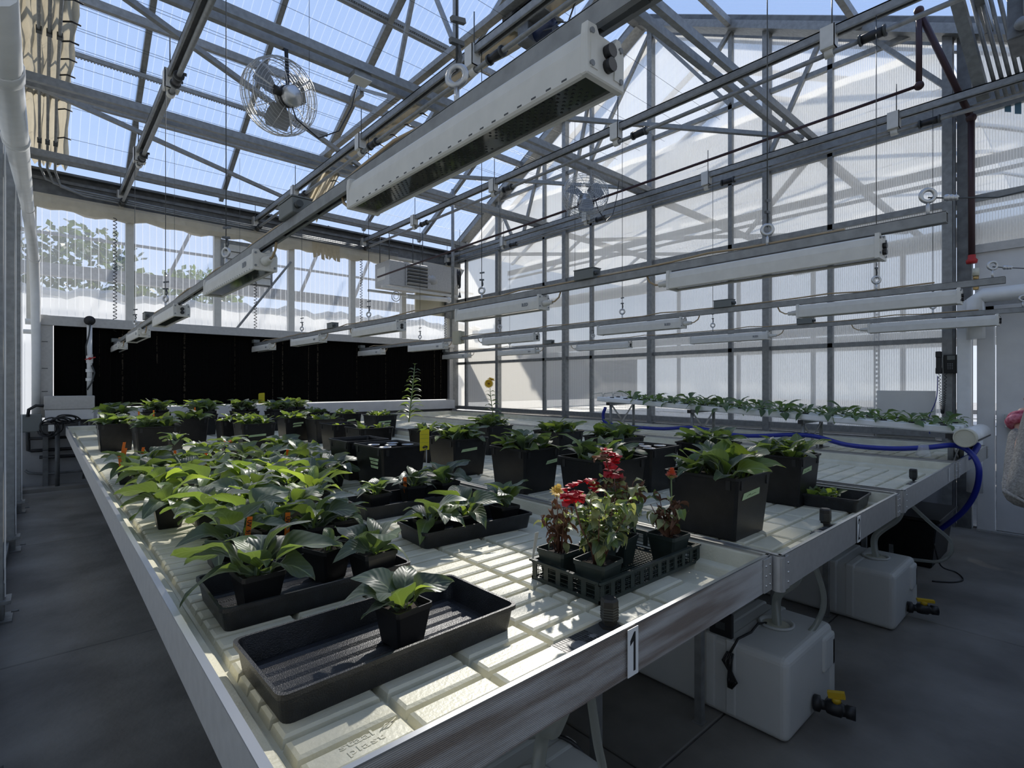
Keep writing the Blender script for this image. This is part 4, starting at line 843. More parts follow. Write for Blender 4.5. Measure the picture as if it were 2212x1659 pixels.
# ------------------------------------------------------------------ pots, trays, bins
def square_pot(t, x, y, z, top, h, rot=0, m='potp', soil=True):
    tp, bt, wl_ = top / 2, top * .36, .002
    mx = Matrix.Translation((x, y, z)) @ Matrix.Rotation(rot, 4, 'Z')
    mb = MB()
    rim = h - .012
    sec = [(bt, 0), (tp * .955, rim), (tp, rim), (tp, h), (tp - .003, h), (tp * .955 - .003, rim - .004), (tp * .93 - .003, h * .80), ]
    c = .12
    def sq(r, zz): return [(r, r - r * c, zz), (r - r * c, r, zz), (-r + r * c, r, zz), (-r, r - r * c, zz), (-r, -r + r * c, zz), (-r + r * c, -r, zz), (r - r * c, -r, zz), (r, -r + r * c, zz)]
    vs = [p for r, zz in sec for p in sq(r, zz)]
    fs = [(k * 8 + j, k * 8 + (j + 1) % 8, (k + 1) * 8 + (j + 1) % 8, (k + 1) * 8 + j) for k in range(len(sec) - 1) for j in range(8)] + [tuple(range(8))[::-1]]
    obj('pot', mb.add(vs, fs).xf(mx), m, t)
    if soil:
        s = MB(); r = tp * .94 - .003; k = 5
        g = [[(-r + 2 * r * i / k, -r + 2 * r * j / k, h * .83 + R.uniform(-.004, .004)) for j in range(k + 1)] for i in range(k + 1)]
        s.add([q for row in g for q in row], [(i * (k + 1) + j, (i + 1) * (k + 1) + j, (i + 1) * (k + 1) + j + 1, i * (k + 1) + j + 1) for i in range(k) for j in range(k)], True)
        obj('soil', s.xf(mx), 'soil', t)
def seed_tray(name, x0, x1, y0, y1, z, h, label, rot=0, ribs=True, cat='tray', m='trayp'):
    cx, cy = (x0 + x1) / 2, (y0 + y1) / 2; a, b = (x1 - x0) / 2, (y1 - y0) / 2
    t = thing(name, label, cat, (cx, cy, z)); mx = Matrix.Translation((cx, cy, z)) @ Matrix.Rotation(rot, 4, 'Z')
    def rr_(A, B_, zz, r=.018, n=4):
        pts = []
        for sx, sy, q in ((1, 1, 0), (-1, 1, 1), (-1, -1, 2), (1, -1, 3)):
            for i in range(n + 1):
                an = math.pi / 2 * (q + i / n); pts.append((sx * (A - r) + r * math.cos(an), sy * (B_ - r) + r * math.sin(an), zz))
        return pts
    s = .014
    sec = [(a - s, b - s, 0), (a - .006, b - .006, h - .010), (a, b, h - .010), (a, b, h), (a - .007, b - .007, h), (a - .008, b - .008, h - .006), (a - s - .003, b - s - .003, .003)]
    vs = [p for A, B_, zz in sec for p in rr_(A, B_, zz)]; k = 20
    fs = [(q * k + j, q * k + (j + 1) % k, (q + 1) * k + (j + 1) % k, (q + 1) * k + j) for q in range(len(sec) - 1) for j in range(k)] + [tuple(range(k))[::-1], tuple((len(sec) - 1) * k + j for j in range(k))]
    obj('tray_wall', MB().add(vs, fs, False).xf(mx), m, t)
    if ribs:
        mb = MB(); A = a - s - .02
        for q in range(6):
            yy = -b + s + .022 + q * (2 * b - 2 * s - .044) / 5; mb.frustum(-A, A, yy - .016, yy + .016, .0028, -A + .006, A - .006, yy - .009, yy + .009, .0085, False, True)
        obj('floor_rib', mb.xf(mx), m, t)
    return t
def potted(x, y, z, label, seed, n=11, L=.17, top=.112, h=.095, kind='rosette', lo=.1, hi=1.2, rot=None, cat='potted plant', m='potp', wf=1.0, leaves=None):
    rr = random.Random(seed); t = thing('potted_plant', label, cat, (x, y, z))
    square_pot(t, x, y, z, top, h, rr.uniform(-.2, .2) if rot is None else rot, m)
    if leaves:
        for az, el, ln, w_, q in leaves: put_leaf(lib(kind)[q], t, Vector((x, y, z + h * .84)) + Vector((-math.sin(az), math.cos(az), 0)) * .008, ln, el, az, rr.uniform(-.2, .2), wf=w_)
    else: rosette(t, (x, y, z + h * .84), n, L, rr, kind, lo, hi, wf=wf)
    return t
def bin_(x, y, label, seed, w=.30, d=.32, h=.245, plants=5, L=.14, n=9, kind='bin', rot=0, pots=False, tape=None, empty=False, tall=False):
    z = PT; rr = random.Random(seed)
    t = thing('planter_bin', label, 'planter', (x, y, z)); mx = Matrix.Translation((x, y, z)) @ Matrix.Rotation(rot, 4, 'Z')
    a, b = w / 2, d / 2; k = .82; c = .05
    sec = [(a * k, b * k, 0), (a * .955, b * .955, h - .012), (a, b, h - .010), (a, b, h), (a - .008, b - .008, h), (a * .945 - .003, b * .945 - .003, h - .014), (a * k - .003, b * k - .003, .004)]
    def sq(A, B_, zz):
        e = A * c * 1.5
        return [(A, B_ - e, zz), (A - e, B_, zz), (-A + e, B_, zz), (-A, B_ - e, zz), (-A, -B_ + e, zz), (-A + e, -B_, zz), (A - e, -B_, zz), (A, -B_ + e, zz)]
    vs = [p for A, B_, zz in sec for p in sq(A, B_, zz)]
    fs = [(q * 8 + j, q * 8 + (j + 1) % 8, (q + 1) * 8 + (j + 1) % 8, (q + 1) * 8 + j) for q in range(len(sec) - 1) for j in range(8)] + [tuple(range(8))[::-1], tuple(48 + j for j in range(8))]
    body = obj('bin_wall', MB().add(vs, fs).xf(mx), 'blackp', t)
    mb = MB()                                   # the notched lugs under the rim near each corner
    for sx in (-1, 1):
        for sy in (-1, 1):
            for o_ in (0, 1):
                if o_: mb.box(sx * a * .72 - .009, sx * a * .72 + .009, sy * b * .945 - .003, sy * b * .945 + .004, h - .048, h - .012)
                else: mb.box(sx * a * .945 - .003, sx * a * .945 + .004, sy * b * .72 - .009, sy * b * .72 + .009, h - .048, h - .012)
    obj('lug', mb.xf(mx), 'black', body)
    zs = h - .035
    if not pots and empty != 'bare':
        s = MB(); q = 7; A, B_ = a * .925, b * .925
        g = [[(-A + 2 * A * i / q, -B_ + 2 * B_ * j / q, zs + rr.uniform(-.006, .006)) for j in range(q + 1)] for i in range(q + 1)]
        s.add([p for row in g for p in row], [(i * (q + 1) + j, (i + 1) * (q + 1) + j, (i + 1) * (q + 1) + j + 1, i * (q + 1) + j + 1) for i in range(q) for j in range(q)], True)
        obj('soil', s.xf(mx), 'soil', t)
    if empty and empty != 'bare':                # inner white-edged cell rings, no plants
        for i in range(5):
            px_, py_ = ((-.07, .07), (.06, .08), (0, -.01), (-.08, -.09), (.09, -.05))[i]
            obj('cell_cup', MB().lathe([(.022, 0), (.034, .028), (.036, .028), (.036, .03), (.030, .03), (.020, .004)], tuple(mx @ Vector((px_, py_, zs + .0))), 12), 'clearhose' if False else 'steel', t)
    if pots:
        for sx in (-1, 1):
            for sy in (-1, 1):
                p = mx @ Vector((sx * a * .44, sy * b * .44, h - .07)); square_pot(t, p.x, p.y, p.z, a * .82, .10, rot)
        obj('pot_shelf', MB().box(-a * .85, a * .85, -b * .85, b * .85, h - .09, h - .075).xf(mx), 'blackp', t)
    if not empty:
        sp4 = [(-1, -1), (1, -1), (-1, 1), (1, 1), (0, 0)][:plants]
        for i, (sx, sy) in enumerate(sp4):
            p = mx @ Vector((sx * a * .42, sy * b * .42, (zs + .002) if not pots else h + .012))
            rosette(t, p, n, L * rr.uniform(.95, 1.2), rr, kind, .42, 1.4, .012, 1.05)
    if tape:
        face, u0, u1, zz, hh = tape[:5]
        for q, (f0, f1, zq) in enumerate(tape[5] if len(tape) > 5 else [(u0, u1, zz)]):
            # lies on the sloping side wall
            kz = k + (.955 - k) * zq / (h - .012); kz2 = k + (.955 - k) * (zq + hh) / (h - .012); e = .0012
            if face == 'f': P4 = [(f0, -b * kz - e, zq), (f1, -b * kz - e, zq + .008), (f1, -b * kz2 - e, zq + hh + .008), (f0 + .01, -b * kz2 - e, zq + hh)]
            else: P4 = [(-a * kz - e, f1, zq), (-a * kz - e, f0, zq), (-a * kz2 - e, f0 - .006, zq + hh), (-a * kz2 - e, f1 + .006, zq + hh)]
            th = (0, -.0006, 0) if face == 'f' else (-.0006, 0, 0)
            tp = obj('label_tape', MB().poly(P4, th).xf(mx), 'tape', t)
            mb = MB(); A0, A1 = Vector(P4[0]), Vector(P4[1]); up = (Vector(P4[3]) - A0) * .45
            nq = 9
            for i in range(nq):
                if rr.random() < .8:
                    s0 = A0.lerp(A1, .16 + .62 * i / nq) + up; s1 = A0.lerp(A1, .16 + .62 * (i + .7) / nq) + up * rr.uniform(.7, 1.4); mb.bar(s0 + Vector(th) * 1.6, s1 + Vector(th) * 1.6, .0012, .002)
            obj('handwriting', mb.xf(mx), 'paleink', tp)
    return t
# --- potted plants and their trays on bench 1
tr_ = [('seed_tray', .300, .868, .945, 1.228, 'nearest long black ribbed tray with a single potted plant', .02),
       ('seed_tray', .318, .838, 1.39, 1.69, 'second long black ribbed tray from the front, holding three pots', -.01),
       ('seed_tray', .40, .93, 1.755, 2.02, 'black tray behind the second one, half hidden by big grey-green leaves', 0),
       ('seed_tray', 1.05, 1.665, 2.11, 2.39, 'black tray with three leafy pots before the empty bins', -.03),
       ('seed_tray', 1.03, 1.545, 1.60, 1.775 + .06, 'wet black tray beside the bench rim, near the flowers basket', -.06)]
for nm, x0, x1, y0, y1, lb, ro in tr_: seed_tray(nm, x0, x1, y0, y1, PT, .062, lb, ro)
TZ = PT + .009
potted(.622, 1.075, TZ, 'lone small potted plant standing in the nearest black tray', 101, 7, .125, .10, .088, rot=.1, leaves=[(1.05, .42, .145, 1.45, 1), (.75, .85, .135, 1.4, 5), (2.5, .80, .12, 1.5, 0), (-2.0, .62, .125, 1.2, 2), (-2.5, .95, .10, 1.1, 4), (-.6, .9, .12, 1.3, 6), (.2, .6, .13, 1.2, 3), (1.6, .25, .10, 1.1, 2)])
potted(.432, 1.505, TZ, 'big broad-leaved potted plant at the left of the second tray', 107, 10, .20, .112, .095, rot=.05, leaves=[(-1.75, 1.12, .185, 1.2, 1), (2.55, 1.15, .12, 1.6, 5), (1.15, .50, .215, 1.0, 0), (.78, .30, .205, 1.05, 2), (1.55, .12, .185, 1.0, 6), (-2.05, .42, .215, 1.1, 3), (-2.55, .20, .17, 1.0, 2), (.55, 1.0, .15, 1.4, 4), (-.3, .8, .16, 1.2, 1), (3.0, .95, .10, 1.3, 4), (-1.2, .55, .18, 1.1, 6)])
potted(.655, 1.585, TZ, 'small plant in a dark pot in the middle of the second tray', 103, 6, .09, .11, .095, lo=.4, rot=.3)
potted(.742, 1.46, TZ, 'grey-green potted plant at the right end of the second tray', 104, 8, .155, .112, .095, lo=.25, rot=.1, wf=1.2)
T3 = [(.455, 1.86, 'leafy pot at the left of the third tray, big drooping leaves', .19), (.60, 1.93, 'leafy pot in the middle of the third tray, beside orange tags', .16), (.72, 1.86, 'leafy pot at the right of the third tray with puckered pale leaf', .17), (.84, 1.88, 'small leafy pot at the far right end of the third tray', .13)]
for i, (x, y, lb, L) in enumerate(T3): potted(x, y, TZ, lb, 110 + i, 10, L, lo=.2)
for i, (x, y, lb, L) in enumerate([(1.145, 2.22, 'low leafy pot at left end of tray before the empty bins', .12), (1.37, 2.27, 'leafy pot in the middle of tray before the empty bins', .13), (1.545, 2.24, 'tall broad-leaved pot at right end of tray before the empty bins', .17)]):
    potted(x, y, TZ, lb, 120 + i, 9, L, lo=.3, wf=1.2)
for i, (x, y, lb, L) in enumerate([(1.11, 1.715, 'spreading sunlit pot at the left of the wet tray', .16), (1.27, 1.70, 'spreading pale-leaved pot in the middle of the wet tray', .17), (1.475, 1.70, 'upright bright pot at the right end of the wet tray', .14)]):
    potted(x, y, TZ, lb, 130 + i, 9, L, .10, .075, lo=.05 if i < 2 else .7, hi=1.0 if i < 2 else 1.35, wf=1.15)
cl = [(.393, 3.92, 'edge'), (.52, 4.13, ''), (.69, 3.97, ''), (.80, 3.66, ''), (.446, 3.12, 'edge'), (.40, 2.62, 'edge'), (.62, 2.95, ''), (1.141, 4.72, ''), (1.06, 4.05, ''), (1.42, 4.37, ''), (1.387, 3.79, ''), (1.07, 3.55, ''),
      (.80, 3.12, ''), (.97, 3.10, ''), (.75, 2.72, ''), (.95, 2.80, ''), (1.12, 2.87, ''), (1.27, 3.0, ''), (.50, 2.36, ''), (.645, 2.45, ''), (.76, 2.22, ''), (.60, 3.45, ''), (.43, 3.52, 'edge'), (.90, 4.4, ''), (1.30, 3.42, ''), (.56, 2.12, '')]
ORD = 'first second third fourth fifth sixth seventh eighth ninth tenth eleventh twelfth thirteenth fourteenth fifteenth sixteenth seventeenth'.split()
lane = lambda x: 0 if x < .55 else 1 if x < .90 else 2
def crowd_label(i):
    ln = lane(cl[i][0]); order = sorted((c[1], j) for j, c in enumerate(cl) if lane(c[0]) == ln); k = [j for _, j in order].index(i)
    return f'{ORD[k]} back from the third tray, ' + ('along the left bench rim', 'in the middle lane of the crowd', 'in the right lane of the crowd')[ln]
for i, (x, y, e) in enumerate(cl):
    potted(x, y, PT, 'potted rosette ' + crowd_label(i), 200 + i, 13, .20 if i in (4, 5, 12, 13) else .18, lo=.0, hi=1.05, wf=1.1)
potted(.935, 2.43, PT, 'bright yellow-green potted plant with red leaf stalks in a black pot', 300, 14, .185, .118, .10, 'bright', .15, 1.15, .15)
potted(.793, 5.70 - .8, PT, 'potted plant in a tall dark round pot before the far bins', 301, 9, .14, .10, .16, lo=0, hi=1.0)
# --- bins
bt = 'black square bin '
fside = lambda a, b_, z, h_=.020: ('f', a, b_, z, h_)
bin_(2.09, 1.06, bt + 'nearest right, with broad green leaves and green tape', 401, .31, .32, tape=fside(-.10, .05, .155, .026), L=.155, n=9)
bin_(2.86, 1.10, bt + 'in front of the seedling tray, green tape on its corner', 402, .27, .28, tape=fside(-.10, .02, .16, .024), L=.13, n=8)
bin_(3.09 - .02, 1.62, bt + 'of bright leaves behind the nearest right bin', 403, .29, .30, L=.14)
bin_(2.62, 1.78, bt + 'without plants, pale rings inside, behind the red flowers', 404, .29, .30, empty=True)
bin_(2.06, 1.64, bt + 'of grey-green leaves just behind the red flowers', 405, .32, .32, L=.15, tape=fside(.06, .15, .07, .024))
bin_(2.07, 2.21, bt + 'with green tape, fourth along from the front', 406, .29, .31, L=.145, tape=fside(.03, .12, .15, .02))
bin_(2.09, 2.89, bt + 'of bright leaves behind the yellow card', 407, .29, .32, L=.145, tape=fside(-.08, .05, .16, .018))
bin_(1.543, 3.23, bt + 'left of two with bare rims, empty inside', 408, .29, .30, empty='bare')
bin_(1.545, 2.82, bt + 'right of two with bare rims, three green tape strips', 409, .30, .36, empty=True, tape=('l', -.03, .03, .1, .014, [(-.12, -.02, .165), (-.11, -.03, .145), (-.11, -.03, .122)]))
bin_(2.97, 2.79, bt + 'with a folded tape label, one back from the empty one', 410, .28, .30, L=.13, tape=fside(.0, .10, .15, .02))
bin_(2.94, 2.24, bt + 'of mixed leaves beyond the grey-green one', 411, .30, .32, L=.14, n=10)
bin_(2.92, 3.55, bt + 'below the tall yellow flower', 412, .28, .30, L=.14, n=10)
bin_(.60, 7.25, bt + 'at the far left end of bench 1, inner pots showing', 413, .30, .30, pots=True, L=.17, n=9)
bin_(.73, 5.42, bt + 'nearest to the left rim, wide and sunlit', 414, .33, .33, L=.15, n=10)
bin_(.50, 6.0, bt + 'behind the wide sunlit one on the left', 434, .27, .28, L=.14, n=8)
bin_(1.42, 7.15, bt + 'with a tape label and tall light leaves, far left', 415, .30, .31, pots=True, L=.17, n=8, tape=fside(-.12, -.03, .16, .018))
bin_(1.17, 6.35, bt + 'between two far left bins, upright bright plant', 435, .28, .28, plants=2, L=.16, n=8)
bin_(1.46, 5.20, bt + 'with one long tape label, bright frilly plants', 416, .30, .32, L=.13, n=9, tape=fside(-.09, .06, .125, .018))
bin_(1.42, 5.75, bt + 'close behind the one with the long tape label', 417, .28, .28, plants=2, L=.13, n=8)
bin_(2.02, 5.78, bt + 'with two tape strips, far middle', 418, .28, .30, L=.12, n=7, tape=('f', -.05, .05, .16, .016, [(-.06, .05, .175), (-.06, .03, .148)]))
bin_(2.18, 5.36, bt + 'with a bare wide rim, far middle', 419, .30, .32, L=.09, n=5, tape=('f', 0, .1, .1, .018, [(.04, .10, .165), (.07, .10, .140), (.075, .10, .118)]))
bin_(2.02, 4.58, bt + 'of pale rings left of the pair with low plants', 420, .28, .32, plants=1, L=.06, n=5, tape=fside(.03, .12, .155, .018))
bin_(2.03, 4.06, bt + 'of low young plants beside the tall stem', 421, .30, .32, plants=3, L=.09, n=5, tape=fside(-.14, -.04, .145, .018))
bin_(2.30, 3.52, bt + 'holding the tall flowering stem', 422, .28, .30, plants=3, L=.10, n=6)
for i, (x, y, lb) in enumerate(((2.62, 6.75, 'left of three low ones by the pad frame'), (2.78, 6.18, 'middle of three low ones by the pad frame'), (2.93, 5.58, 'right of three low ones by the pad frame, two tape strips'))):
    bin_(x, y, bt + lb, 423 + i, .29, .32, L=.10, n=7, tape=('f', 0, 0, .1, .016, [(-.10, .06, .16), (-.08, .05, .132)]) if i == 2 else fside(-.1, .02, .17, .016) if i == 0 else fside(-.05, .06, .15))
for i, (x, y, lb) in enumerate(((1.60, 8.0, 'at back, left of the small yellow card'), (2.0, 7.55, 'at back, under the small yellow card'), (2.33, 7.2, 'at back, right of the small yellow card'), (2.70, 7.75, 'at back right end before the black pad'), (1.08, 8.0, 'at back left before the black pad'))):
    bin_(x, y, bt + lb, 430 + i, .30, .32, pots=True, L=.17, n=8)
# --- small yellow sticky cards on wires
def card(x, y, z, w_, h_, zb, label, yaw):
    t = thing('sticky_card', label, 'card', (x, y, zb)); ex = Vector((math.cos(yaw), math.sin(yaw), 0)); n = Vector((-math.sin(yaw), math.cos(yaw), 0))
    P4 = [Vector((x, y, z)) + ex * (-w_ / 2) , Vector((x, y, z)) + ex * w_ / 2 + Vector((0, 0, .006)), Vector((x, y, z + h_)) + ex * w_ / 2, Vector((x, y, z + h_ + .006)) + ex * w_ * .42, Vector((x, y, z + h_)) - ex * w_ * .36, Vector((x, y, z + h_ - .012)) - ex * w_ / 2]
    obj('card', MB().poly(P4, n * .001), 'card', t)
    mb = MB()
    for k in range(1, 5): mb.bar(Vector((x, y, z + h_ * k / 5)) - ex * w_ * .45 - n * .0006, Vector((x, y, z + h_ * k / 5)) + ex * w_ * .45 - n * .0006, .0006, .0007)
    obj('grid_line', mb, 'paleink', t)
    obj('printed_mark', MB().bar(Vector((x, y, z + .018)) - ex * w_ * .2 - n * .0012, Vector((x, y, z + .022)) + ex * w_ * .32 - n * .0012, .0012, .008).torus(Vector((x, y, z + .018)) + ex * .003 - n * .001, n, .010, .0012, 16, 4), 'ink', t)
    obj('wire_stake', MB().cyl(Vector((x, y, zb)) + ex * .01, Vector((x, y, z + .02)) + ex * .01, .0013, 5), 'steel', t)
p = PX(917, 974, y=2.36); card(p.x, 2.36, p.z, .049, .108, PT + .06, 'yellow sticky card on a wire among the leaves before black bins', -.45)
p = PX(565, 872, y=7.5); card(p.x, 7.5, p.z, .075, .14, 1.05, 'small distant yellow card standing among pots by the black pad', -.3)
# --- orange tags
def tagpx(u, v, y, h_, txt, label, lean=.0, w_=.016):
    """(u, v): where the tag's top shows"""
    p = PX(u, v, y=y); zt = p.z; t = thing('plant_tag', label, 'tag', (p.x, y, zt - h_)); ex = Vector((.9, -.42, 0)).normalized(); a = Vector((lean, 0, 1)).normalized()
    b = Vector((p.x, y, zt)) - a * h_
    P4 = [b + ex * -.003, b + ex * .003, b + ex * w_ / 2 + a * h_ * .25, Vector((p.x, y, zt)) + ex * w_ / 2, Vector((p.x, y, zt)) - ex * w_ / 2, b - ex * w_ / 2 + a * h_ * .25]
    n = ex.cross(a); obj('stake', MB().poly(P4, n * .0012), 'orange', t)
    if txt: text_mesh(txt, .017, .0004, 'ink', 'lettering', frame_mtx(Vector((p.x, y, zt)) - a * (.024 if len(txt) < 4 else .036) + n * .0016, -a, ex), t, 1.0, .0004)
tags = [(540, 1116, 1.80, .115, 'UV  9/1', 'orange tag lettered UV 9, before a big grey-green leaf', .12), (622, 1107, 1.87, .10, 'UV', 'orange tag lettered UV, right of the taller UV tag', .05),
        (503, 1096, 2.02, .08, '', 'narrow orange tag behind the UV tags, left one', -.15), (549, 1097, 2.05, .08, '', 'narrow orange tag behind the UV tags, right one', .02),
        (875, 1027, 2.26, .085, 'IIII', 'lone orange tag standing in the tray before the empty bins', 0), (269, 955, 4.02, .10, '', 'tall orange tag near the left bench rim, upper one', .15), (272, 968, 3.95, .09, '', 'orange tag leaning by the left bench rim, lower one', .2),
        (310, 966, 4.1, .10, '', 'thin orange tag between the rim tags and the round pot', .15), (258, 985, 3.86, .09, '', 'very thin pale orange stake by the left bench rim', -.1), (378, 973, 4.0, .08, '', 'pointed orange tag right of the dark round pot', 0), (445, 979, 3.7, .08, '', 'orange tag above a white sunlit leaf in the crowd', 0),
        (621, 967, 3.85, .10, '', 'orange tag at the back of the crowd, below taped bin', 0), (644, 953, 4.2, .10, '', 'thin pale tag near the back of the crowd on right', -.02), (332, 886, 7.1, .26, '', 'small far orange tag before the grey pad trough', 0), (300, 889, 7.0, .05, '', 'tiny orange tag in the far left bin', 0), (421, 880, 6.9, .05, '', 'tiny orange tag among the far light leaves', 0)]
for a in tags: tagpx(*a)
fp = PX(493, 958, y=4.66); t = thing('fallen_petal', 'orange fallen flower head on a leaf in the crowd', 'flower', tuple(fp))
mb = MB()
for k in range(9): a = k * .7; mb.bar(fp, fp + Vector((.032 * math.cos(a), .02 * math.sin(a), .014 + .01 * math.sin(3 * a))), .016, .003)
obj('petal', mb, 'orange', t)
for i, (u, v, y) in enumerate(((470, 884, 7.6), (552, 875, 7.5), (571, 877, 7.3), (623, 871, 7.2), (212, 899, 7.1))):
    p = PX(u, v, y=y); t = thing('white_tag', f'tiny white plant tag among far pots, {pos[i]} from the left' if i < 4 else 'tiny white label on the far left bin rim', 'tag', tuple(p)); obj('stake', MB().box(p.x - .01, p.x + .01, y, y + .001, p.z - (.22 if i == 0 else .05), p.z + .02), 'white', t)

# ------------------------------------------------------------------ seedling flat on bench 2
seed_tray('seed_tray', 2.80, 3.075, .755, 1.01, PT, .062, 'small black seedling flat at the front right corner of bench 2', .05, False)
rr = random.Random(5)
for i in range(9):
    x, y = 2.84 + .03 * (i % 5) + rr.uniform(-.01, .01), .90 + .06 * (i // 5) + rr.uniform(-.01, .01)
    t = thing('seedling', f'pale green seedling in the small black flat, {pos[i % 5]} in its {("front", "back")[i // 5]} row', 'seedling', (x, y, PT + .03), 'seedlings in the small flat')
    rosette(t, (x, y, PT + .03), 5, .065, rr, 'seedling', .5, 1.4)
    obj('soil_plug', MB().box(x - .016, x + .016, y - .016, y + .016, PT + .004, PT + .032), 'soil', t)
# ------------------------------------------------------------------ mesh basket with flowering plants
bx0, bx1, by0, by1, bh = 1.128, 1.650, .905, 1.172, .062
t = thing('mesh_basket', 'dark mesh-sided nursery basket holding four flowering pots', 'basket', (1.39, 1.04, PT))
mb = MB()
for x0, x1, y0, y1 in ((bx0, bx1, by0, by0 + .006), (bx0, bx1, by1 - .006, by1), (bx0, bx0 + .006, by0, by1), (bx1 - .006, bx1, by0, by1)): mb.box(x0, x1, y0, y1, PT + bh - .012, PT + bh).box(x0, x1, y0, y1, PT, PT + .010)
mb.box(bx0 - .006, bx1 + .006, by0 - .006, by0 + .002, PT + bh - .006, PT + bh).box(bx0 - .006, bx1 + .006, by1 - .002, by1 + .006, PT + bh - .006, PT + bh).box(bx0 - .006, bx0 + .002, by0, by1, PT + bh - .006, PT + bh).box(bx1 - .002, bx1 + .006, by0, by1, PT + bh - .006, PT + bh)
obj('rim', mb, 'gpot', t)
for x0, x1, y0, y1 in [(bx0 + .002 + k * .0465, bx0 + .020 + k * .0465, yy, yy + .004) for k in range(12) for yy in (by0 + .001, by1 - .005)] + [(xx, xx + .004, by0 + .002 + k * .049, by0 + .020 + k * .049) for k in range(6) for xx in (bx0 + .001, bx1 - .005)]:
    obj('side_slat', MB().box(x0, x1, y0, y1, PT + .008, PT + bh - .010), 'gpot', t)
mb = MB()
for k in range(36): mb.box(bx0 + .01 + k * .014, bx0 + .013 + k * .014, by0 + .004, by1 - .004, PT + .003, PT + .007)
for k in range(18): mb.box(bx0 + .004, bx1 - .004, by0 + .008 + k * .0145, by0 + .011 + k * .0145, PT + .002, PT + .006)
for k in range(60):
    for yy in (by0 + .002, by1 - .004):
        if k % 2: mb.box(bx0 + k * .0086, bx0 + k * .0086 + .0016, yy, yy + .0014, PT + .006, PT + bh - .01)
for z in (.02, .033, .045): mb.box(bx0, bx1, by0 + .002, by0 + .0034, PT + z, PT + z + .0016).box(bx0, bx1, by1 - .0034, by1 - .002, PT + z, PT + z + .0016).box(bx0 + .002, bx0 + .0034, by0, by1, PT + z, PT + z + .0016).box(bx1 - .0034, bx1 - .002, by0, by1, PT + z, PT + z + .0016)
o = obj('mesh_wire', mb, 'gpot', t); o['kind'] = 'stuff'
def flower_head(t, c, m, r, n, layers, nm='petal', up=Vector((0, 0, 1)), disc=True):
    up = up.normalized(); a = up.cross(Vector((0, 1, .1))).normalized(); b = up.cross(a)
    mb = MB()
    for l in range(layers):
        for k in range(n):
            an = 2 * math.pi * (k + .5 * l) / n; d = a * math.cos(an) + b * math.sin(an); s = up.cross(d); rr_ = r * (1 - .22 * l); z = up * (.004 * l)
            tip = Vector(c) + d * rr_ + z + up * r * (.12 + .22 * l)
            m1 = Vector(c) + d * rr_ * .6 + z + up * r * .12
            mb.add([Vector(c) + z, m1 + s * r * .17, tip + s * r * .06, tip - s * r * .06, m1 - s * r * .17], [(0, 1, 2, 3, 4)])
    obj(nm, mb, m, t)
    if disc: obj('disc', MB().ball(Vector(c) + up * r * .10, r * .28, 10, 6, (1, 1, .6)), 'disc', t)
def shrub(label, x, y, z, pot, stems, hmax, seed, nl, ls, sp_, kinds=('small',), pm='gpot', rot=.3, ph_=.09):
    rr = random.Random(seed); t = thing('flowering_plant', label, 'potted plant', (x, y, z)); square_pot(t, x, y, z, pot, ph_, rot, pm)
    zs = z + ph_ * .84; tips = []; segs = []
    for s in range(stems):
        a = s * 2.4 + rr.uniform(-.3, .3); out = sp_ * rr.uniform(.15, 1) ; h = hmax * rr.uniform(.55, 1)
        p0 = Vector((x + .012 * math.cos(a), y + .012 * math.sin(a), zs - .005)); p1 = p0 + Vector((math.cos(a) * out * .4, math.sin(a) * out * .4, h * .5)); p2 = p0 + Vector((math.cos(a) * out, math.sin(a) * out, h))
        obj('stem', MB().tube([p0, p1, p2], [.0026, .002, .0012], 5), 'rstem', t); tips.append(p2); segs.append((p0, p1, p2))
    for i in range(nl):
        p0, p1, p2 = segs[i % stems]; f = rr.uniform(.28, 1.0) ** .8
        p = p0.lerp(p1, f * 2) if f < .5 else p1.lerp(p2, f * 2 - 1)
        kd = kinds[rr.randrange(len(kinds))]
        put_leaf(lib(kd)[rr.randrange(7)], t, p, ls * rr.uniform(.6, 1.2), rr.uniform(-.9, .7), rr.uniform(0, 6.28), rr.uniform(-.5, .5))
    return t, tips, zs
BZ = PT + .007
t, tips, zs = shrub('bushy yellow-green plant at the front of the mesh basket', 1.197, .968, BZ, .108, 16, .20, 51, 250, .046, .08, rot=.1)
t, tips, zs = shrub('half withered plant with brown leaves, left in the basket, pale yellow bloom', 1.192, 1.112, BZ, .108, 9, .16, 52, 70, .046, .05, ('small', 'brown', 'brown'), rot=.05)
c = Vector((1.195, 1.13, PT + .262)); obj('bloom_stem', MB().tube([(1.185, 1.11, zs), (1.19, 1.12, PT + .18), tuple(c)], .0018, 5), 'rstem', t); flower_head(t, c, 'paleyel', .024, 12, 4, 'petal', Vector((-.2, -.5, .8)), False)
t, tips, zs = shrub('red-flowered plant at the back of the basket, tall spike', 1.44, 1.075, BZ, .10, 16, .225, 53, 200, .05, .10, ('small', 'small', 'brown'), rot=.2)
t, tips, zs = shrub('withered plant with one orange bloom, right in the basket', 1.583, .978, BZ, .108, 8, .16, 54, 60, .05, .05, ('small', 'brown', 'brown'), rot=.0)
c = PX(1450, 1028, y=.99); obj('bloom_stem', MB().tube([(1.575, .98, zs), (c.x + .002, .99, c.z - .08), tuple(c)], .0025, 6), 'stem', t); flower_head(t, c, 'orpetal', .021, 14, 4, 'petal', Vector((-.1, -.2, 1)), True)
obj('flower_cup', MB().lathe([(.004, -.012), (.014, -.004), (.017, .003)], tuple(c), 10), 'stem', t)
for q in range(5):
    put_leaf(lib('brown')[q], t, (1.57 + .01 * q, .97, zs + .05), .07, -1.3, q * 1.2, .2)
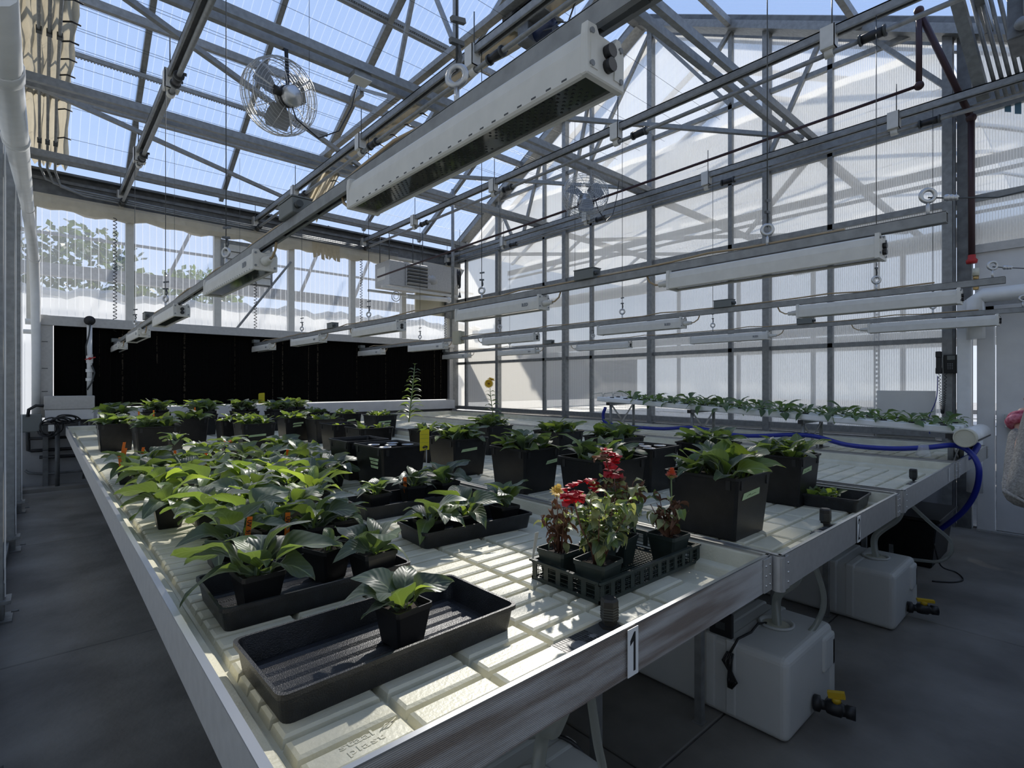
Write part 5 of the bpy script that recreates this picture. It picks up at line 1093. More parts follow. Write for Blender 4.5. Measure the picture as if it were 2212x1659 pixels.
sn = thing('dead_pot', 'empty dark green pot behind the bushy plant in basket', 'pot', (1.315, 1.07, BZ)); square_pot(sn, 1.325, 1.07, BZ, .095, .09, .15, 'gpot')
def snapdragon(pts, label):
    for i, (base, segs, heads) in enumerate(pts):
        t = thing('snapdragon', label[i], 'flower', tuple(base)); obj('stalk', MB().tube([tuple(base)] + [tuple(s) for s in segs], .0024, 6), 'rstem', t)
        rr = random.Random(60 + i)
        for (c, r, mm) in heads:
            mb = MB()
            r *= 1.3
            for k in range(8):
                a = rr.uniform(0, 6.28); e = rr.uniform(-.9, .8); d = Vector((math.cos(a) * math.cos(e), math.sin(a) * math.cos(e), math.sin(e))); s = d.cross(Vector((0, 0, 1))).normalized(); n = s.cross(d)
                c0 = Vector(c) + d * r * .15; c1 = Vector(c) + d * r * .75; c2 = Vector(c) + d * r
                mb.add([c0, c1 + s * r * .62 + n * r * .1, c2 + s * r * .3 - n * r * .15, c2 - s * r * .35 - n * r * .1, c1 - s * r * .62 + n * r * .12], [(0, 1, 2, 3, 4)])
            obj('petal', mb, mm, t)
yb = 1.0
Q = lambda u, v, y: PX(u, v, y=y)
snapdragon([(Vector((1.197, .968, BZ + .08)), [Q(1255, 1140, .985), Q(1240, 1085, .985)], [(Q(1238, 1080, .985), .026, 'redpetal'), (Q(1228, 1068, .985), .02, 'redpetal'), (Q(1238, 1056, .985), .018, 'redpetal'), (Q(1247, 1047, .985), .014, 'redpetal'), (Q(1246, 1074, .985), .02, 'redpetal')]),
            (Vector((1.44, 1.075, BZ + .08)), [Q(1325, 1060, 1.11), Q(1314, 1012, 1.11), Q(1302, 968, 1.11)], [(Q(1325, 1020, 1.11), .028, 'redpetal'), (Q(1335, 1026, 1.11), .022, 'leafBrown'), (Q(1322, 996, 1.11), .024, 'redpetal'), (Q(1297, 984, 1.11), .024, 'leafBrown'), (Q(1310, 975, 1.11), .018, 'redpetal'), (Q(1328, 1042, 1.11), .024, 'leafBrown'), (Q(1330, 985, 1.11), .018, 'redpetal')]),
            (Vector((1.33, 1.07, BZ + .08)), [Q(1310, 1060, 1.08), Q(1290, 1045, 1.08)], [(Q(1284, 1045, 1.08), .018, 'leafY'), (Q(1278, 1038, 1.08), .02, 'redpetal'), (Q(1282, 1053, 1.08), .018, 'redpetal')])],
           ['crimson drooping flower spike at the front of the basket', 'tall red flower spike, partly withered, above the basket', 'short red flower with green bud lying to the left in the basket'])
for i, (u, v, y, h_, lb) in enumerate(((1160, 1150, 1.13, .085, 'white plant tag at the left edge of the basket'), (1426, 1116, 1.06, .05, 'white plant tag before the withered orange-bloom plant'), (1343, 1165, .985, .045, 'white plant tag half hidden in the bushy front plant'))):
    p = PX(u, v, y=y); t = thing('white_tag', lb, 'tag', tuple(p)); obj('stake', MB().poly([(p.x - .008, y, p.z), (p.x + .008, y, p.z), (p.x + .006, y + .02, p.z - h_), (p.x - .002, y + .02, p.z - h_)], (0, .001, 0)), 'white', t)
# ------------------------------------------------------------------ tall flowering stems
def stem_plant(pts, label, pairs, ls, top=None, r=.004, seed=9):
    rr = random.Random(seed); t = thing('tall_stem', label, 'flower', tuple(pts[0])); obj('stem', MB().tube(pts, [r] * (len(pts) - 1) + [r * .5], 6), 'stem', t)
    P = [Vector(p) for p in pts]
    def along(f): i = min(int(f * (len(P) - 1)), len(P) - 2); return P[i].lerp(P[i + 1], f * (len(P) - 1) - i)
    for k in range(pairs):
        f = .08 + .90 * k / pairs; a = k * 1.4 + .3; L = ls * (1.15 - .75 * f) * rr.uniform(.85, 1.1)
        for s in (0, 1): put_leaf(lib('stemleaf')[rr.randrange(7)], t, along(f), L, rr.uniform(.05, .5), (.85 if k % 2 else .45) + math.pi * s + rr.uniform(-.4, .4), rr.uniform(-.3, .3), wf=1.15)
    return t, P[-1]
y = 3.50
t, tp = stem_plant([tuple(PX(u, v, y=y)) for u, v in ((883, 912), (886, 885), (890, 850), (893, 820), (896, 790))], 'tall green spike with paired leaves rising from a black bin', 15, .105, r=.0045)
for k in range(6): put_leaf(lib('stemleaf')[k], t, tp, .028, .9, k * 1.05)
y = 3.52
t, tp = stem_plant([tuple(PX(u, v, y=y)) for u, v in ((1066, 905), (1063, 880), (1060, 858), (1058, 835))], 'tall thin stem carrying two yellow daisy flowers', 6, .085, r=.0035, seed=4)
c = PX(1056, 829, y=y); flower_head(t, c, 'yelpetal', .040, 18, 2, 'petal', Vector((-.55, -.65, .25)))
c = PX(1061, 821, y=y + .02); flower_head(t, c, 'yelpetal', .036, 18, 2, 'petal', Vector((.1, -.3, .9)))
# ------------------------------------------------------------------ planted channels on bench 4
ORD = 'first second third fourth fifth sixth seventh eighth ninth tenth eleventh twelfth thirteenth fourteenth fifteenth sixteenth seventeenth'.split()
NX = [5.13, 5.33, 5.53]; yA, yB, zA, zB = .72, 4.12, 1.028, 1.19
def nz(y): return zA + (zB - zA) * (y - yA) / (yB - yA)
for k, x in enumerate(NX):
    t = thing('growing_channel', ('front', 'middle', 'rear')[k] + ' white sloping channel planted with green seedlings', 'channel', (x, yA, zA))
    prof = [(-.052, 0), (-.058, .01), (-.054, .045), (-.046, .052), (.046, .052), (.054, .045), (.058, .01), (.052, 0)]
    n = len(prof); vs = [(x + a, yy, nz(yy) + b) for yy in (yA, yB) for a, b in prof]
    obj('channel', MB().add(vs, [(j, (j + 1) % n, n + (j + 1) % n, n + j) for j in range(n)] + [tuple(range(n))[::-1], tuple(range(n, 2 * n))]), 'pvc', t)
    obj('feed_tube', MB().tube([(x, yB - .05, nz(yB) + .05), (x, yB - .03, nz(yB) + .10), (x - .05, yB + .05, nz(yB) + .09), (x - .08, yB + .06, nz(yB) + .03)], .005, 5), 'clearhose', t)
    for i in range(17):
        y = .80 + i * .196 + (.06 if k % 2 else 0)
        if y > 4.05: continue
        obj('net_cup', MB().lathe([(.026, -.002), (.026, .012), (.019, .012), (.017, .002), (0, .002)], (x, y, nz(y) + .050), 10), 'black', t)
        if i > (14, 15, 14)[k]: continue
        rr = random.Random(700 + k * 40 + i); big = rr.choice((.8, 1, 1, 1.25)) * (1.3 if 6 <= i <= 9 and k == 0 else 1)
        s = thing('channel_seedling', f'green leafy plant, {ORD[i]} from the near end in the {("front", "middle", "rear")[k]} white channel', 'seedling', (x, y, nz(y) + .055), 'plants in the white channels')
        rosette(s, (x, y, nz(y) + .056), rr.choice((6, 7, 8)), .135 * big, rr, 'nft', -.45, .95)
        obj('stem', MB().cyl((x, y, nz(y) + .04), (x, y, nz(y) + .065), .004, 5), 'stem', s)
for i, y in enumerate((.76, 1.79, 2.87, 3.93)):
    zt = nz(y) - .002; t = thing('channel_stand', f'galvanised stand under the white channels, {pos[i]} from the near end', 'stand', (5.33, y, PT))
    obj('crossbar', MB().bar((5.05, y, zt - .016), (5.62, y, zt - .016), .035, .032), 'galv', t); obj('end_plug', MB().box(5.035, 5.05, y - .02, y + .02, zt - .034, zt + .002), 'black', t)
    for x in (5.10, 5.56): obj('leg', MB().cyl((x, y, PT + .004), (x, y, zt - .03), .017, 10), 'galv', t)
    for sx in (1, -1): obj('cross_brace', MB().bar((5.33 - sx * .20, y + .012 * sx, zt - .03), (5.33 + sx * .17, y + .012 * sx, PT + .01), .022, .005, (0, 1, 0)), 'alu', t)
    obj('foot_plate', MB().box(5.02, 5.64, y - .05, y + .05, PT, PT + .004), 'dark', t)
cl_ = thing('collector_pipe', 'white drain pipe with round end cap at the channels near end', 'pipe', (5.3, .66, 1.0))
obj('pipe', MB().cyl((5.0, .66, 1.01), (5.74, .66, 1.01), .062, 24), 'pvc', cl_); obj('end_cap', MB().lathe([(.0, .002), (.058, .0), (.060, -.006), (.067, -.004), (.069, .012), (.069, .05), (.063, .05)], (4.965, .66, 1.01), 28, False, axis=(1, 0, 0)), 'cream', cl_)
obj('slot', MB().box(5.06, 5.70, .596, .600, .985, .995), 'black', cl_); obj('outlet', MB().cyl((5.30, .66, .90), (5.30, .66, .96), .022, 10), 'black', cl_)
def hose(label, pts, r, m, cat='hose', name='hose'):
    P = [Vector(p) for p in pts]; out = []
    for i in range(len(P) - 1):                 # smooth (Catmull-Rom) through the points
        a, b, c, d = P[max(i - 1, 0)], P[i], P[i + 1], P[min(i + 2, len(P) - 1)]
        for k in range(7):
            t_ = k / 7; out.append(.5 * ((2 * b) + (c - a) * t_ + (2 * a - 5 * b + 4 * c - d) * t_ ** 2 + (3 * b - a - 3 * c + d) * t_ ** 3))
    out.append(P[-1]); t = thing(name, label, cat, tuple(P[0])); obj('run', MB().tube(out, r, 9), m, t); return t
hz = .895
hose('blue hose looping from the far channels along the bench down to the black reservoir', [tuple(PX(1308, 880, x=5.04)), tuple(PX(1303, 900, x=5.04)), tuple(PX(1318, 916, x=5.05)), tuple(PX(1420, 926, x=5.06)), tuple(PX(1500, 924, x=5.05)), tuple(PX(1600, 941, x=4.98)), tuple(PX(1740, 940, x=5.06)), tuple(PX(1830, 961, x=4.9)), tuple(PX(1920, 969, x=4.86)), tuple(PX(2000, 967, x=4.9)), tuple(PX(2062, 962, x=5.02)), tuple(PX(2095, 977, x=5.02)), tuple(PX(2114, 1010, x=4.98)), tuple(PX(2108, 1060, x=5.0)), tuple(PX(2080, 1105, x=5.05)), tuple(PX(2030, 1145, x=5.1))], .019, 'blue')
hose('short blue hose dropping from the white collector pipe', [(5.30, .66, .93), tuple(PX(2112, 962, x=5.28)), tuple(PX(2100, 982, x=5.2)), tuple(PX(2082, 992, x=5.12))], .021, 'blue')
t = thing('clear_cup', 'clear plastic cup upside down on the bench rim before blue hose', 'cup', (4.79, .98, .80)); p = PX(1995, 985, z=.876)
ORG[t.name] = Vector((0, 0, 0)); t.location = (0, 0, 0)
obj('cup', MB().lathe([(.046, 0), (.042, .03), (.032, .055), (.030, .085), (0, .087)], (p.x, p.y, .877), 20), 'cup', t); obj('rim', MB().torus((p.x, p.y, .878), (0, 0, 1), .046, .002, 24, 5), 'cup', t)
# ------------------------------------------------------------------ tanks, valves and hoses under the benches
def tank(x0, x1, y0, y1, h, label, valve, vx):
    t = thing('nutrient_tank', label, 'tank', ((x0 + x1) / 2, y0, 0))
    o = obj('shell', MB().box(x0, x1, y0, y1, .004, h), 'tank', t, .028, 4)
    rb = MB()
    for yy in (y0 + .20, y0 + .29): rb.box(x0 - .004, x1 + .004, yy, yy + .05, .02, h + .004)
    obj('raised_band', rb, 'tank', t, .01, 2)
    obj('front_step', MB().box(x1 - .14, x1 - .01, y0 - .012, y0 + .04, .15, h - .03).box(x1 - .05, x1 - .01, y0 - .012, y0 + .04, .02, h - .05), 'tank', t, .012, 2)
    obj('filler_hole', MB().lathe([(.062, .0), (.072, .004), (.075, .012), (.066, .014), (.058, .004), (.05, -.02), (0, -.022)], ((x0 + x1) / 2 + .04, y0 + .16, h), 20), 'tank', t)
    obj('hole_bottom', MB().lathe([(.052, .004), (0, .005)], ((x0 + x1) / 2 + .04, y0 + .16, h), 18), 'cream', t)
    v = obj('valve', MB().lathe([(.026, 0), (.032, .005), (.032, .025), (.02, .03), (.018, .045), (.026, .05), (.03, .07), (.03, .10), (.024, .105), (.022, .115), (.026, .118), (.026, .15), (.018, .15), (.016, .12)], (vx, y0 - .002, .075), 14, axis=(.25 if valve else .5, -1, 0)), 'black', t)
    e = Vector((.25 if valve else .5, -1, 0)).normalized(); c = Vector((vx, y0, .075)) + e * .085
    mb = MB().cyl(c + Vector((0, 0, .025)), c + Vector((0, 0, .045)), .018, 10)
    if valve: mb.bar(c + Vector((0, 0, .05)) - e * .03, c + Vector((0, 0, .062)) + e * .03, .022, .024)
    else: mb.bar(c + Vector((0, 0, .05)) - e * .035, c + Vector((0, 0, .05)) + e * .05, .026, .014)
    obj('valve_handle', mb, 'yellow', v)
    return t
tk1 = tank(2.14, 2.655, .805, 1.95, .33, 'white poly tank under bench 2, nearest, with black coiled lead', True, 2.40)
tk2 = tank(3.58, 4.06, .775, 1.9, .325, 'white poly tank under the third bench, farther right', False, 3.84)
tk0 = tank(.68, 1.19, .84, 1.95, .33, 'white poly tank under bench 1 at the bottom edge', True, .95)
t = thing('pump_box', 'cloudy plastic pump box on top of the nearest white tank', 'box', (2.24, 1.3, .335)); obj('case', MB().box(2.15, 2.33, 1.13, 1.62, .336, .452), 'tank', t, .012, 2); obj('lid', MB().box(2.145, 2.335, 1.125, 1.625, .453, .468), 'tank', t, .005, 1)
t = thing('black_timer', 'small black timer box beside the pump box on the tank', 'box', (2.17, 1.06, .338)); obj('case', MB().box(2.13, 2.15, 1.02, 1.12, .34, .44), 'black', t, .004, 1); obj('pin', MB().box(2.128, 2.131, 1.05, 1.09, .37, .40), 'dark', t)
t = thing('black_lead', 'black power lead bundled and hanging down the tank side', 'cord', (2.12, 1.0, .1)); P0 = PX(1578, 1400, x=2.125)
mb = MB()
for k in range(5): d = (k - 2) * .006; mb.tube([(2.122, P0.y + d, .29), (2.118 - .004 * (k % 2), P0.y + .012 + d * 1.6, .25), (2.12, P0.y + d * .5, .215), (2.116, P0.y - .012 + d * 1.6, .18), (2.12, P0.y + d * .6, .145)], .004, 6)
mb.tube([(2.12, P0.y, .29), (2.15, P0.y - .02, .345), (2.25, P0.y - .03, .345), (2.34, P0.y - .02, .35), (2.40, P0.y - .03, .34)], .005, 6)
obj('bundle', mb, 'black', t)
dz = .745
def drain_set(dx, dy, tx, ty, lab, loop):
    t = thing('drain_fitting', f'black drain fitting under the tray of {lab}', 'fitting', (dx, dy, .70)); obj('fitting', MB().lathe([(.03, .02), (.03, -.03), (.02, -.035), (.02, -.06), (.026, -.065), (.026, -.09), (.018, -.1)], (dx, dy, .735), 10).cyl((dx - .05, dy, .69), (dx + .05, dy, .69), .02, 8), 'black', t)
    hose(f'wide clear drain hose from {lab} down into its tank', [(dx - .01, dy + .01, .66), (dx - .05, dy + .03, .56), (tx + .05, ty + .02, .44), (tx, ty, .31)], .019, 'clearhose')
    hose(f'thin clear hose looping below {lab}', [(dx + .035, dy - .005, .66)] + loop, .0115, 'clearhose')
drain_set(2.44, .84, 2.425, .955, 'the second bench', [tuple(PX(1780, 1290, y=.80)), tuple(PX(1762, 1350, y=.83)), tuple(PX(1722, 1382, y=.88)), tuple(PX(1672, 1386, y=.95)), tuple(PX(1640, 1365, y=1.0)), tuple(PX(1655, 1345, y=1.04)), tuple(PX(1690, 1360, y=1.0))])
drain_set(4.03, .82, 3.86, .93, 'the third bench', [tuple(PX(2010, 1130, y=.74)), tuple(PX(2050, 1165, y=.70)), tuple(PX(2055, 1192, y=.72)), tuple(PX(2030, 1212, y=.78)), tuple(PX(1985, 1210, y=.88)), (3.90, .93, .33)])
drain_set(.985, .86, .975, 1.0, 'the nearest bench', [tuple(PX(1290, 1600, y=.84)), tuple(PX(1305, 1680, y=.84)), (1.05, .80, .2)])
hose('black lead curving over the white tank under bench 1', [(1.10, 1.2, .335), (1.17, 1.05, .34), (1.22, .98, .22), (1.26, .95, .012)], .006, 'black', 'cord', 'cable')
t = thing('clear_jug', 'cloudy clear plastic jug standing on the tank under bench 1', 'jug', (1.12, 1.3, .33)); obj('body', MB().lathe([(.05, 0), (.058, .03), (.058, .13), (.03, .17), (.02, .19), (0, .19)], (1.12, 1.18, .335), 14), 'clearhose', t); obj('cap', MB().cyl((1.12, 1.18, .525), (1.12, 1.18, .55), .024, 10), 'pvc', t)
p = PX(1985, 1215, z=0); t = thing('black_reservoir', 'black reservoir box on floor at the end of blue hose', 'box', (5.3, 1.0, 0)); mb = MB().frustum(5.02, 5.62, .86, 1.36, 0, 4.98, 5.66, .82, 1.40, .36)
obj('tub', mb, 'blackp', t, .01, 1); obj('rim', MB().box(4.96, 5.68, .80, 1.42, .361, .385), 'blackp', t, .004, 1)
hose('thin dark lead lying on the floor by the black reservoir', [(5.0, .84, .2), (4.99, .80, .05), (5.05, .72, .006), (4.9, .66, .006), (4.78, .70, .006), (4.70, .80, .006)], .005, 'black', 'cord', 'cable')
t = thing('clear_bin', 'cloudy clear box hanging under bench 2 beside a leg', 'box', (2.9, 1.2, .45)); obj('box', MB().frustum(2.72, 2.98, 1.0, 1.16, .50, 2.70, 3.0, .99, 1.17, .70, True, False), 'clearhose', t); obj('rim', MB().box(2.69, 3.01, .98, 1.18, .70, .712), 'tank', t)
t = thing('manifold_pipe', 'black supply pipe running under the far benches to the wall', 'pipe', (4.3, .95, .62)); obj('pipe', MB().tube([(4.06, .86, .66), (4.3, .93, .64), (5.2, 1.1, .60), (6.7, 1.25, .56), (6.7, 1.25, .02)], .014, 8), 'black', t); obj('valve', MB().box(4.03, 4.16, .83, .90, .63, .69).cyl((4.5, .965, .6), (4.5, .965, .72), .012, 8), 'dark', t)
# ------------------------------------------------------------------ right edge: phone, white pipes, papers
y0, y1 = .975, 1.20
t = thing('wall_phone', 'black desk phone hung on the galvanised post near door', 'phone', (GX - .12, 1.02, 1.59))
ORG[t.name] = Vector((GX - .12, 1.07, 1.56)); t.location = (GX - .12, 1.005, 1.59)
xf_ = GX - .13
obj('body', MB().frustum(xf_ - .02, xf_ + .03, .985, 1.10, 1.475, xf_ - .045, xf_ + .03, .985, 1.10, 1.655), 'black', t, .004, 1); obj('mount', MB().box(xf_ + .03, GX - .06, .94, 1.12, 1.48, 1.64), 'dark', t)
obj('screen', MB().poly([(xf_ - .0385, 1.012, 1.605), (xf_ - .0385, 1.072, 1.605), (xf_ - .044, 1.072, 1.645), (xf_ - .044, 1.012, 1.645)], (-.002, 0, 0)), 'boxgrey', t)
mb = MB()
for r in range(4):
    for c in range(3): mb.box(xf_ - .035 - .002 * r, xf_ - .03, 1.03 + c * .016, 1.038 + c * .016, 1.515 + r * .016, 1.522 + r * .016)
obj('keypad', mb, 'greyink', t); obj('trim_strip', MB().poly([(xf_ - .025, 1.102, 1.475), (xf_ - .025, 1.106, 1.475), (xf_ - .05, 1.106, 1.655), (xf_ - .05, 1.102, 1.655)], (-.003, 0, 0)).poly([(xf_ - .025, .979, 1.475), (xf_ - .025, .984, 1.475), (xf_ - .05, .984, 1.655), (xf_ - .05, .979, 1.655)], (-.003, 0, 0)), 'steel', t)
obj('handset', MB().box(xf_ - .07, xf_ - .02, 1.115, 1.155, 1.49, 1.68).box(xf_ - .08, xf_ - .02, 1.113, 1.157, 1.63, 1.69).box(xf_ - .08, xf_ - .02, 1.113, 1.157, 1.47, 1.53), 'black', t, .006, 2)
pts = []
for i in range(46 * 6):
    s = i / (46 * 6); f = s * 2; yy = 1.135 - .035 * s + 0; zz = 1.48 - .40 * (1 - abs(1 - f) ** 2.2); a = i / 6 * 2 * math.pi; pts.append((xf_ - .02 + .009 * math.cos(a), 1.135 - .05 * s + .009 * math.sin(a), zz))
obj('curly_cord', MB().tube(pts, .0028, 4), 'black', t)
hose('thin blue data cable hanging down the post from phone', [(GX - .10, 1.09, 1.48), (GX - .11, 1.10, 1.25), (GX - .12, 1.16, 1.05), (GX - .12, 1.15, .9)], .004, 'blue', 'cable', 'data_cable')
p = PX(2085, 893, x=GX - .1); t = thing('blue_tag', 'blue paper tag hanging on the post below the phone', 'tag', tuple(p)); obj('tag', MB().poly([p + Vector((0, -.03, -.07)), p + Vector((0, .01, -.08)), p + Vector((0, .03, .06)), p + Vector((0, -.01, .08))], (-.003, 0, 0)), 'bluetag', t)
t = thing('white_downpipe', 'white upright downpipe between the post and the door', 'pipe', (GX - .16, .88, .0)); obj('pipe', MB().box(GX - .2, GX - .10, .83, .93, .95, 2.2), 'pvc', t, .01, 2); obj('lower_tube', MB().cyl((GX - .20, .80, .38), (GX - .20, .80, .96), .06, 16), 'pvc', t)
t = thing('insulated_pipe', 'white horizontal pipe turning down with brass valve above door', 'pipe', (GX - .25, .9, 2.25)); P1 = PX(2108, 640, x=6.5)
obj('pipe', MB().tube([(6.5, FY + .02, P1.z + .01), (6.5, P1.y - .05, P1.z), (6.5, P1.y, P1.z - .03), (6.5, P1.y + .0, P1.z - .4)], .068, 16), 'pvc', t)
obj('brass_valve', MB().lathe([(.02, 0), (.024, .03), (.014, .05), (.014, .09), (.022, .1), (.022, .13), (0, .13)], (6.5, P1.y, P1.z + .06), 10), 'brass', t); obj('air_vent', MB().cyl((6.5, P1.y, P1.z + .19), (6.5, P1.y, P1.z + .26), .026, 12), 'cream', t)
t = thing('air_duct', 'long white air duct behind the partition high at right', 'pipe', (GX + .35, 1, 2.85)); obj('duct', MB().cyl((GX + .35, -.3, 3.0), (GX + .35, 2.6, 2.86), .09, 16), 'pvc', t)
t = thing('slotted_upright', 'pale slotted upright strip behind the partition panel', 'strip', (GX + .1, 1.6, 1.6)); mb = MB().box(GX + .08, GX + .09, 1.62, 1.635, .8, 3.1).box(GX + .08, GX + .09, 1.66, 1.675, .8, 3.1)
for k in range(46): mb.box(GX + .08, GX + .09, 1.635, 1.66, .8 + k * .05, .825 + k * .05)
obj('strip', mb, 'galv', t)
for k in range(2):
    p = PX(2178 + k * 22, 228 + k * 4, x=GX - .03); t = thing('blue_tape', ('left', 'right')[k] + ' one of two blue tape strips on the upper panel by the gas pipe', 'tape', tuple(p), 'blue tape strips'); obj('tape', MB().poly([p + Vector((0, -.02, -.07)), p + Vector((0, .025, -.05)), p + Vector((0, .025, .06)), p + Vector((0, -.02, .06))], (-.001, 0, 0)), 'teal', t)
for k in range(5):
    x = 6.05; p0 = PX(2100 + 20 * k, 0, x=x); p1 = PX(2152 + 17 * k, 195 - 5 * k, x=6.45); t = thing('service_pipe', f'thin grey service pipe slanting at the top right, {pos[k]} from the left', 'pipe', tuple(p1)); d = (p0 - p1); obj('run', MB().cyl(tuple(p1 - d * .12), tuple(p1 + d * 1.05), .016, 8), 'galv', t)
p0 = PX(2062, -20, x=5.9); p1 = PX(2126, 215, x=6.5); t = thing('angle_strut', 'broad galvanised strut slanting down at top right', 'strut', tuple(p1)); obj('strut', MB().bar(tuple(p0), tuple(p1), .09, .05), 'galv', t)
p = PX(2190, 50, x=5.6); t = thing('hanging_unit', 'dark motor unit hanging in the top right corner', 'motor', tuple(p)); obj('case', MB().box(p.x, p.x + .35, p.y - .35, p.y + .04, p.z - .12, p.z + .35), 'galv_dark', t, .01, 1); obj('shaft', MB().cyl((p.x - .02, p.y - .08, p.z - .05), (p.x - .02, p.y - .08, p.z + .3), .03, 10).ball((p.x - .03, p.y - .05, p.z - .04), .05), 'galv', t)
# ------------------------------------------------------------------ left far corner: leads, black pipes, post
t = thing('coiled_lead', 'black leads coiled on the sump corner at the far left aisle', 'cable', (.1, 8.9, .85)); mb = MB()
c = PX(98, 925, y=8.9)
for k in range(4): mb.torus((c.x + .02 * k, 8.9, c.z + R.uniform(-.03, .03)), (R.uniform(-.3, .3), 1, R.uniform(-.3, .3)), .075 + .012 * k, .009, 22, 5)
c = PX(128, 910, y=8.85)
for k in range(4): mb.torus((c.x + .03 * k, 8.85, c.z + .01 * k), (R.uniform(-.2, .2), .5, 1), .085 + .01 * k, .009, 22, 5)
mb.tube([tuple(PX(132, 908, y=8.85)), tuple(PX(150, 910, y=8.85)), tuple(PX(175, 905, y=8.85))], .01, 5).tube([tuple(PX(60, 900, y=8.9)), tuple(PX(62, 885, y=8.9)), tuple(PX(78, 876, y=8.9)), tuple(PX(95, 877, y=8.9))], .02, 6)
obj('loops', mb, 'black', t)
t = thing('pump_station', 'grey pump box and black pipes at the far end of left aisle', 'pump', (0, 9.0, .5)); c = PX(68, 912, y=9.0)
obj('pump', MB().box(c.x - .12, c.x + .1, 8.9, 9.1, c.z - .12, c.z + .10), 'boxgrey', t, .01, 1)
yw = 9.32
def L2(u, v): return tuple(PX(u, v, y=yw))
obj('black_pipe', MB().tube([L2(60, 930), L2(61, 973), L2(68, 974), L2(170, 968)], .022, 8).tube([L2(85, 988), L2(190, 983)], .022, 8).tube([L2(62, 948), L2(150, 944)], .018, 8), 'black', t)
obj('handrail', MB().tube([L2(54, 1016), L2(62, 1022), L2(90, 1024), L2(180, 1017), L2(180, 1034)], .016, 8), 'galv_dark', t)
obj('post', MB().cyl((PX(124, 1040, y=9.2).x, 9.2, .03), (PX(124, 1040, y=9.2).x, 9.2, .86), .025, 8).box(PX(92, 1040, y=9.35).x, PX(104, 1040, y=9.35).x, 9.30, 9.36, 0, .86), 'galv_dark', t)
obj('white_note', MB().box(PX(104, 925, y=8.8).x, PX(117, 925, y=8.8).x, 8.8, 8.803, PX(104, 932, y=8.8).z, PX(104, 918, y=8.8).z), 'white', t)
# ------------------------------------------------------------------ person at the right edge
def skin_body(name, joints, edges, m, parent, sub=2, root=0):
    me = bpy.data.meshes.new(name); me.from_pydata([j[0] for j in joints], edges, []); me.materials.append(M[m])
    if parent is not None: me.transform(Matrix.Translation(-ORG[parent.name]))
    o = bpy.data.objects.new(name, me); link(o, parent); o.modifiers.new('skin', 'SKIN'); s = o.modifiers.new('sub', 'SUBSURF'); s.levels = s.render_levels = sub
    if not me.skin_vertices: me.skin_vertices.new() if hasattr(me.skin_vertices, 'new') else None
    lay = me.skin_vertices[0].data if me.skin_vertices else None
    if lay is None:
        bpy.context.view_layer.objects.active = o; bpy.ops.mesh.customdata_skin_add(); lay = me.skin_vertices[0].data
    for i, (c, r) in enumerate(joints): lay[i].radius = r if isinstance(r, tuple) else (r, r)
    lay[root].use_root = True
    me.polygons.foreach_set('use_smooth', [True] * len(me.polygons)); o.modifiers['skin'].use_smooth_shade = True
    return o
ox, oy = 2.84, .0
pe = thing('person', 'person in a grey marl sweater with a raspberry wrist band, cut by the frame', 'person', (ox, oy, 0))
J = [((ox, oy, .95), (.13, .15)), ((ox + .01, oy, 1.15), (.105, .13)), ((ox, oy, 1.34), (.10, .155)), ((ox + .01, oy, 1.46), (.05, .055)), ((ox + .02, oy, 1.54), .052),
     ((ox, oy + .09, .90), .09), ((ox + .02, oy + .10, .50), .058), ((ox - .03, oy + .10, .09), .038), ((ox + .12, oy + .10, .035), .03),
     ((ox, oy - .09, .90), .09), ((ox + .02, oy - .10, .50), .058), ((ox - .03, oy - .10, .09), .038), ((ox + .12, oy - .10, .035), .03),
     ((ox - .03, oy + .125, 1.38), .055), ((ox - .18, oy + .185, .985), .04), ((ox + .085, oy + .21, 1.23), .028), ((ox + .12, oy + .205, 1.27), (.02, .034)), ((ox + .155, oy + .20, 1.30), (.018, .034)),
     ((ox, oy - .16, 1.38), .055), ((ox - .02, oy - .22, 1.09), .04), ((ox + .20, oy - .12, 1.10), .028), ((ox + .27, oy - .10, 1.11), (.018, .034))]
ED = [(0, 1), (1, 2), (2, 3), (3, 4), (0, 5), (5, 6), (6, 7), (7, 8), (0, 9), (9, 10), (10, 11), (11, 12), (2, 13), (13, 14), (14, 15), (15, 16), (16, 17), (2, 18), (18, 19), (19, 20), (20, 21)]
skin_body('body', J, ED, 'skin', pe)
hd = MB().ball((ox + .03, oy, 1.64), .105, 18, 14, (.95, .80, 1.12)).ball((ox + .135, oy, 1.63), .018, 8, 6, (1, .7, 1.2)).ball((ox + .03, oy + .085, 1.63), .028, 8, 6, (.7, .35, 1)).ball((ox + .03, oy - .085, 1.63), .028, 8, 6, (.7, .35, 1))
obj('head', hd, 'skin', pe)
obj('eye', MB().ball((ox + .118, oy + .033, 1.655), .011).ball((ox + .118, oy - .033, 1.655), .011), 'ink', pe); obj('mouth', MB().ball((ox + .122, oy, 1.575), .018, 8, 6, (.4, 1.2, .35)), 'pink', pe)
obj('hair', MB().ball((ox + .012, oy, 1.665), .112, 18, 14, (.98, .88, 1.06)).tube([(ox - .07, oy, 1.68), (ox - .13, oy, 1.60), (ox - .11, oy, 1.42)], [.045, .05, .02], 10), 'hair', pe)
for f in range(4):                              # fingers of the raised hand, curled
    b = Vector((ox + .155, oy + .202 - (f - 1.5) * .002, 1.318 - (f - 1.5) * .019)); l = (.036, .042, .04, .03)[f]
    obj('finger', MB().tube([tuple(b - Vector((.015, 0, .008))), tuple(b + Vector((l, -.004, .012))), tuple(b + Vector((l * 1.3, -.03, .008))), tuple(b + Vector((l * .8, -.042, -.002)))], [.009, .0085, .008, .006], 8), 'skin', pe)
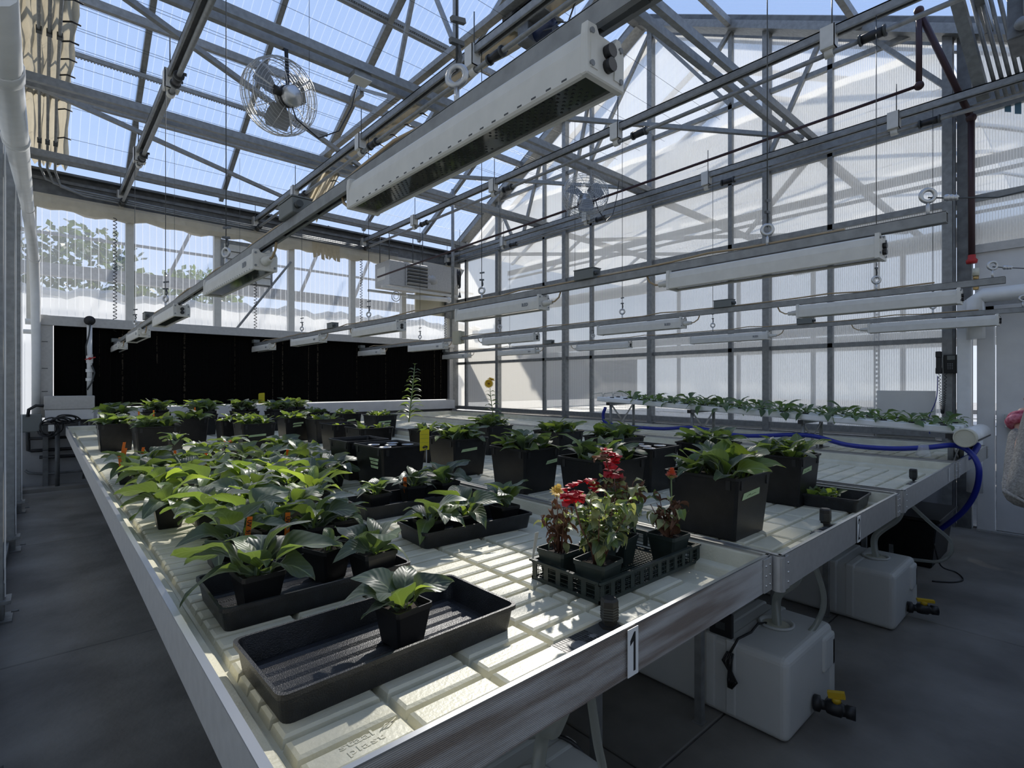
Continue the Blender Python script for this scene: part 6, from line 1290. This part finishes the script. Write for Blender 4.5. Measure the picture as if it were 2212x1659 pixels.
obj('thumb', MB().tube([(ox + .11, oy + .195, 1.292), (ox + .125, oy + .16, 1.315), (ox + .15, oy + .145, 1.325)], [.012, .011, .008], 8), 'skin', pe)
SJ = [((ox, oy, .93), (.15, .17)), ((ox + .01, oy, 1.14), (.135, .16)), ((ox, oy, 1.34), (.125, .17)), ((ox + .005, oy, 1.42), (.075, .085)),
      ((ox - .03, oy + .125, 1.385), .075), ((ox - .115, oy + .155, 1.17), .066), ((ox - .185, oy + .185, .985), .062), ((ox - .12, oy + .195, .99), .064), ((ox + .0, oy + .205, 1.10), .058), ((ox + .085, oy + .215, 1.225), .040),
      ((ox, oy - .16, 1.38), .075), ((ox - .02, oy - .22, 1.09), .062), ((ox + .16, oy - .14, 1.10), .042)]
skin_body('sweater', SJ, [(0, 1), (1, 2), (2, 3), (2, 4), (4, 5), (5, 6), (6, 7), (7, 8), (8, 9), (2, 10), (10, 11), (11, 12)], 'sweater', pe)
mb = MB()
for k in range(4): a = .5 + k * .35; mb.tube([(ox - .235 + .012 * k, oy + .165 + .012 * k, .97 + .018 * k), (ox - .20 + .02 * k, oy + .238, 1.005 + .012 * k), (ox - .13 + .02 * k, oy + .25, 1.03 + .01 * k)], [.004, .009, .004], 6)
obj('sleeve_fold', mb, 'sweater', pe)
skin_body('jeans', [((ox, oy, .92), (.14, .155)), ((ox, oy + .09, .86), .105), ((ox + .02, oy + .10, .50), .075), ((ox - .03, oy + .10, .10), .06), ((ox, oy - .09, .86), .105), ((ox + .02, oy - .10, .50), .075), ((ox - .03, oy - .10, .10), .06)], [(0, 1), (1, 2), (2, 3), (0, 4), (4, 5), (5, 6)], 'jeans', pe)
for s in (1, -1): obj('shoe', MB().ball((ox + .04, oy + s * .10, .045), .10, 14, 10, (1.35, .48, .45)), 'dark', pe)
obj('wrist_band', MB().torus((ox + .09, oy + .215, 1.245), (.6, 0, .8), .031, .020, 20, 8).torus((ox + .10, oy + .215, 1.262), (.6, .1, .8), .030, .016, 20, 8), 'pink', pe)
